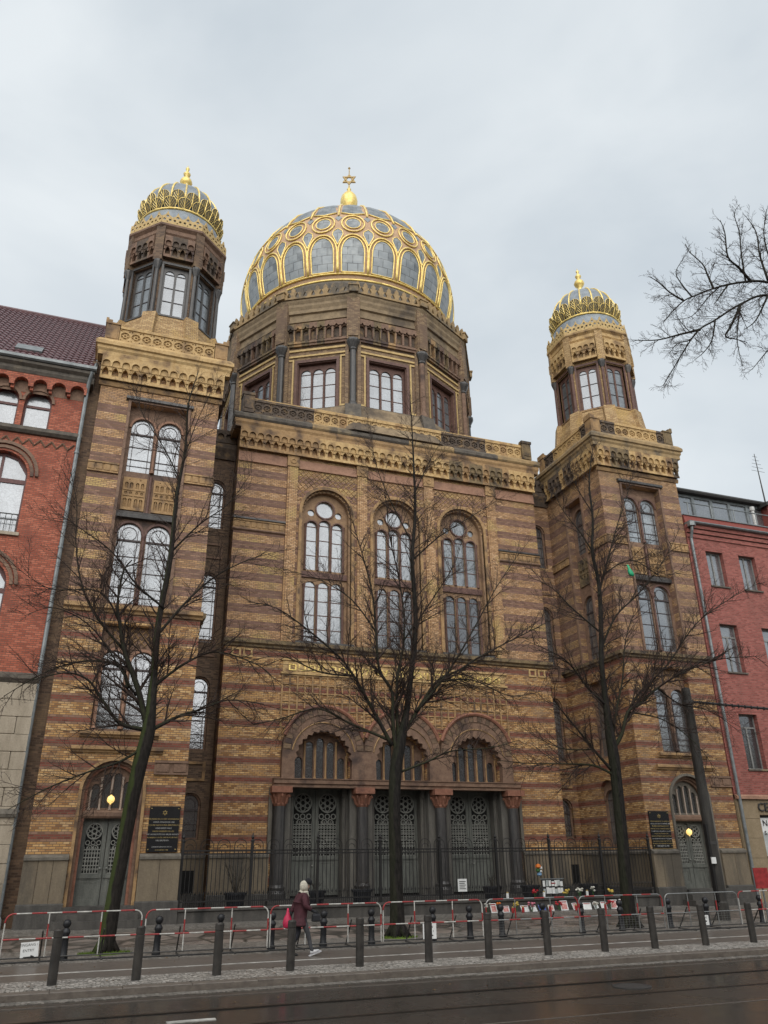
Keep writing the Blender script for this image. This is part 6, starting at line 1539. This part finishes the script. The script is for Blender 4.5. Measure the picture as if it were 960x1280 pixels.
# nearer tree on the camera's side of the street: only its outer limbs reach the picture
YN = 9.6
def near_tree():
    rng = random.Random(11); base = Vector((17.2, YN - .3, -.02))
    t = root('overhanging_tree', 'bare tree overhanging the street, its limbs dark against the sky', 'tree', base)
    fork = Vector((17.0, YN, 7.2))
    mk('trunk', G().tube(smooth_path([base, base + Vector((.05, 0, 2.5)), base + Vector((-.05, .1, 5)), fork, fork + Vector((.3, -.2, 3)), fork + Vector((.5, 0, 6))]), [.34] + [.3] * 8 + [.26] * 4 + [.2] * 4 + [.12] * 3 + [.06], 14), 'bark_limb', t, smooth=True)
    cr = G()
    L1 = [(1075, 440), (1010, 372), (960, 353), (926, 353), (894, 360), (870, 369), (855, 376), (840, 390), (829, 403)]
    L2 = [(1075, 440), (1015, 385), (960, 369), (926, 380), (894, 400), (873, 413), (857, 435), (845, 455), (829, 482)]
    limbs = [(L1, .038, .007, .0), (L2, .036, .007, .3), ([(875, 412), (850, 418), (821, 425), (788, 425)], .03, .005, .2), ([(938, 351), (924, 335), (910, 321), (906, 291), (900, 275)], .035, .006, -.2),
             ([(932, 352), (927, 320), (924, 290), (918, 268), (924, 256)], .02, .005, .2), ([(926, 380), (915, 405), (907, 420), (920, 424), (934, 428)], .03, .006, .2), ([(926, 380), (922, 410), (922, 430), (928, 458)], .018, .004, -.2),
             ([(892, 361), (885, 345), (878, 330), (862, 315), (857, 305)], .025, .005, .2), ([(855, 376), (838, 366), (822, 352), (810, 345)], .022, .005, .1), ([(910, 356), (900, 370), (893, 380)], .022, .006, -.1),
             ([(960, 350), (950, 320), (945, 290), (932, 270)], .03, .005, .2), ([(985, 362), (965, 330), (955, 295), (958, 262)], .03, .005, .1), ([(960, 369), (945, 400), (930, 412)], .025, .005, .3), ([(1000, 385), (975, 420), (958, 440), (940, 462)], .03, .005, .2),
             ([(873, 413), (862, 425), (846, 430), (835, 445)], .018, .004, .1), ([(894, 400), (890, 425), (880, 440), (868, 450)], .018, .004, -.1), ([(865, 371), (852, 355), (845, 340), (855, 322)], .018, .004, .1), ([(900, 358), (885, 372), (865, 395), (840, 400)], .016, .004, .2)]
    for pl, r0, r1, dy in limbs:
        sm = smooth_path([pix(x, y, YN + dy * i / (len(pl) - 1)) for i, (x, y) in enumerate(pl)], 5); n = len(sm)
        if pl[0] == (1075, 440): sm = smooth_path([fork, fork + Vector((-.6, .0, 1.2))], 3) + sm[2:]; n = len(sm)
        mk('limb', G().tube(sm, [r0 + (r1 - r0) * (i / (n - 1)) ** .8 for i in range(n)], 8), 'bark_limb', t, smooth=True)
        spray(cr, rng, sm[1:], r0 * .6, 1, 0.95 if r0 > .034 and len(pl) > 8 else .55, 3, .11 if len(pl) > 8 else .095, .03, .0028)
    mk('crown', cr, 'twig_bark', t)
near_tree()
# green bag snagged in the limbs
M['green_bag'] = plain('green plastic bag', (.03, .42, .20), .4, var=.2)
bp = pix(785, 712, 22.6)
g = G(); rng = random.Random(3); prof = [(.02, .20), (.05, .16), (.06, .06), (.10, -.05), (.13, -.15), (.10, -.22), (.02, -.25)]
g.lathe(prof, 9); g.v = [(x * rng.uniform(.75, 1.15) + (.2 - z) * .35, y * .6, z) for x, y, z in g.v]
o = mk('plastic_bag', g, 'green_bag', None, bp, 0, smooth=True); tag(o, 'bright green plastic bag snagged in the bare limbs', 'bag')

# ------------------------------------------------------------------ tram pole with its span cable
M['pole'] = stone('dark concrete pole', (.026, .024, .022), (.055, .051, .045), 6, .6, streak=True, bumps=.1)
pb = Vector((20.6, 23.6, 0))
t = root('tram_pole', 'tall dark grey tram wire pole before the bronze side door', 'pole', pb)
mk('shaft', G().lathe([(.22, -.1), (.22, .55), (.2, .6), (.185, 3.2), (.16, 7.6), (.15, 7.7), (.0, 7.75)], 16), 'pole', t, pb, smooth=False)
mk('collar', G().lathe([(.2, 7.1), (.2, 7.25)], 14), 'iron_grey', t, pb); mk('collar', G().lathe([(.205, 2.35), (.205, 2.45)], 14), 'iron_grey', t, pb)
mk('sticker', G().box(-.3, -.12, -.24, -.2, 1.75, 1.95), 'paper', t, pb); mk('cable_box', G().box(-.24, -.16, -.14, .0, .6, 3.0), 'iron', t, pb)
c0 = pb + Vector((.15, -.1, 7.2))
cb = G(); pts = [c0 + Vector((30 * i / 20, -2.0 * i / 20, -.5 * math.sin(PI * i / 20) + .35 * i / 20)) for i in range(21)]
cb.tube(pts, .045, 6)
for i in range(16): q = pts[0].lerp(pts[3], i / 16); cb.tube([q + Vector((0, 0, .05)), q + Vector((.05, 0, -.06))], .05, 5)
o = mk('span_cable', cb, 'iron'); tag(o, 'thick black cable running from the tram pole past the crimson building', 'cable')

# ------------------------------------------------------------------ the person walking by
M['coat'] = plain('burgundy coat', (.075, .022, .030), .8, var=.2); M['trouser'] = plain('dark trousers', (.028, .030, .040), .8); M['grey_leg'] = plain('grey jeans', (.07, .072, .08), .8)
M['skin'] = plain('skin', (.48, .27, .20), .5, var=.06); M['wool_white'] = plain('off-white wool', (.62, .58, .48), .9, nscale=40); M['wool_black'] = plain('black wool', (.015, .015, .018), .9, nscale=40)
M['glove'] = plain('black glove', (.018, .019, .024), .7); M['shoe_white'] = plain('white trainer', (.62, .62, .64), .5); M['shoe_black'] = plain('black boot', (.02, .02, .02), .5); M['bag_pink'] = plain('pinkish red bag', (.62, .03, .10), .55)
def skin_mesh(name, joints, edges, root_i=0, sub=2):
    me = bpy.data.meshes.new(name); me.from_pydata([j[0] for j in joints], edges, [])
    o = bpy.data.objects.new(name, me); COL.objects.link(o)
    md = o.modifiers.new('s', 'SKIN'); md.use_smooth_shade = True
    for i, j in enumerate(joints):
        sv = me.skin_vertices[0].data[i]; sv.radius = j[1] if isinstance(j[1], tuple) else (j[1], j[1]); sv.use_root = (i == root_i)
    o.modifiers.new('u', 'SUBSURF').levels = sub
    bpy.context.view_layer.update()
    m2 = bpy.data.meshes.new_from_object(o.evaluated_get(bpy.context.evaluated_depsgraph_get()))
    bpy.data.objects.remove(o); m2.name = name
    m2.polygons.foreach_set('use_smooth', [True] * len(m2.polygons)); return m2
PB = Vector((5.12, 19.85, .006))
pe = root('person', 'person in burgundy coat, white scarf and black hat walking past the barriers', 'person', PB)
J = [((0, 0, .84), (.125, .15)), ((.01, 0, 1.0), (.11, .14)), ((.04, 0, 1.18), (.12, .16)), ((.07, 0, 1.28), .09), ((.10, 0, 1.345), .05), ((.13, 0, 1.42), (.075, .07)), ((.135, 0, 1.50), (.07, .065)),
     ((.02, -.09, .80), .09), ((.17, -.10, .46), .058), ((.26, -.10, .13), .042), ((.31, -.10, .075), .04), ((.43, -.10, .10), .032),
     ((-.02, .09, .80), .09), ((.0, .10, .46), .06), ((-.18, .10, .15), .043), ((-.19, .10, .06), .04), ((-.08, .10, .035), .032),
     ((.04, -.17, 1.24), .06), ((.06, -.22, 1.03), .046), ((.24, -.2, .93), .034), ((.30, -.19, .90), (.035, .02)),
     ((.04, .17, 1.24), .06), ((-.08, .24, 1.03), .046), ((-.17, .22, .84), .034), ((-.19, .21, .78), (.035, .02)),
     ((.205, 0, 1.43), .014)]
E_ = [(0, 1), (1, 2), (2, 3), (3, 4), (4, 5), (5, 6), (0, 7), (7, 8), (8, 9), (9, 10), (10, 11), (0, 12), (12, 13), (13, 14), (14, 15), (15, 16), (2, 17), (17, 18), (18, 19), (19, 20), (2, 21), (21, 22), (22, 23), (23, 24), (5, 25)]
for hand, d in ((20, Vector((.05, 0, -.03))), (24, Vector((-.02, 0, -.06)))):
    hx = Vector(J[hand][0])
    for k, off in enumerate((-.022, -.007, .008, .022)):
        a = len(J); J.append((tuple(hx + d * .7 + Vector((.0, off, 0))), .009)); J.append((tuple(hx + d * (1.35 + .12 * (1 - abs(k - 1.3) / 2)) + Vector((-.006, off, -.014))), .008)); E_ += [(hand, a), (a, a + 1)]
    a = len(J); J.append((tuple(hx + d * .35 + Vector((.02, -.035, .008))), .010)); J.append((tuple(hx + d * .85 + Vector((.022, -.045, -.004))), .009)); E_ += [(hand, a), (a, a + 1)]
bm2 = skin_mesh('body', J, E_)
for n_ in ('skin', 'trouser', 'glove', 'grey_leg'): bm2.materials.append(M[n_])
for f in bm2.polygons:
    c = f.center
    f.material_index = (0 if c.z > 1.30 else 2 if abs(c.y) > .14 and c.z < 1.0 and c.z > .7 else (3 if c.y < 0 else 1) if c.z < .92 else 1)
body = mk('body', bm2, None, pe, PB)
CJ = [((.0, 0, .60), (.20, .225)), ((.0, 0, .63), (.195, .22)), ((.0, 0, .75), (.175, .20)), ((.0, 0, .92), (.155, .185)), ((.02, 0, 1.06), (.145, .175)), ((.05, 0, 1.2), (.145, .18)), ((.075, 0, 1.30), (.10, .12)), ((.085, 0, 1.35), (.08, .08)),
      ((.04, -.18, 1.24), .078), ((.06, -.235, 1.03), .066), ((.22, -.205, .95), .052), ((.04, .18, 1.24), .078), ((-.08, .25, 1.03), .066), ((-.16, .225, .88), .052)]
mk('coat', skin_mesh('coat', CJ, [(0, 1), (1, 2), (2, 3), (3, 4), (4, 5), (5, 6), (6, 7), (5, 8), (8, 9), (9, 10), (5, 11), (11, 12), (12, 13)], 3), 'coat', pe, PB)
sc = skin_mesh('scarf', [((.06, 0, 1.33), (.085, .085)), ((.075, 0, 1.35), (.09, .085)), ((.14, -.05, 1.29), .03), ((.18, -.06, 1.2), .022)], [(0, 1), (1, 2), (2, 3)], 1)
mk('scarf', sc, 'wool_white', pe, PB)
mk('hood', G().lathe([(.01, -.12), (.07, -.105), (.098, -.05), (.103, .01), (.092, .065), (.06, .105), (.01, .12)], 16), 'wool_white', pe, PB + Vector((.075, 0, 1.445)), smooth=True)
mk('hat', G().lathe([(.085, 0), (.095, .02), (.095, .05), (.08, .09), (.04, .125), (.0, .13)], 14), 'wool_black', pe, PB + Vector((.165, 0, 1.49)), smooth=True).rotation_euler = (0, .25, 0)
for sx in (-1, 1): mk('eye', G().lathe([(.001, -.01), (.01, 0), (.001, .01)], 8), 'wool_black', pe, PB + Vector((.198, sx * .03, 1.455)))
mk('mouth', G().box(-.004, .004, -.022, .022, -.004, .004), 'frame_red', pe, PB + Vector((.203, 0, 1.385)))
def shoe(mat, p, rot):
    s = skin_mesh('shoe', [((-.06, 0, .05), (.042, .05)), ((.02, 0, .045), (.045, .045)), ((.11, 0, .035), (.042, .035)), ((.17, 0, .03), (.034, .025))], [(0, 1), (1, 2), (2, 3)], 1)
    o = mk('shoe', s, mat, pe, PB + Vector(p)); o.rotation_euler = (0, rot, 0); return o
shoe('shoe_white', (.30, -.10, .035), -.30); shoe('shoe_black', (-.17, .10, .0), .1)
o = mk('sole', G().box(-.1, .2, -.04, .04, -.012, .012), 'shoe_white', pe, PB + Vector((.30, -.10, .035))); o.rotation_euler = (0, -.3, 0)
bg_ = root('shoulder_bag', 'pinkish red drawstring bag carried behind the walking person', 'bag', PB + Vector((-.26, .15, .6)))
mk('pouch', G().lathe([(.05, 0), (.10, .03), (.115, .12), (.09, .22), (.045, .30), (.03, .36), (.02, .42)], 12), 'bag_pink', bg_, PB + Vector((-.26, .15, .56)), smooth=True)
mk('cord', G().tube([(0, 0, .40), (.05, .04, .30), (.07, .06, .25)], .01, 5).lathe([(.035, .29), (.035, .31)], 8), 'bar_white', bg_, PB + Vector((-.26, .15, .56)))
hb = root('handbag', 'small black handbag held in front of the walking person', 'bag', PB + Vector((.33, -.2, .68)))
mk('pouch', G().rect_ring(-.10, .10, -.045, .045, [(-.02, 0), (0, .02), (-.005, .13), (-.03, .17)]), 'glove', hb, PB + Vector((.33, -.2, .70)))
mk('strap', G().tube([(-.07, 0, .16), (-.04, 0, .22), (.03, 0, .22), (.07, 0, .16)], .009, 5), 'glove', hb, PB + Vector((.33, -.2, .70)))
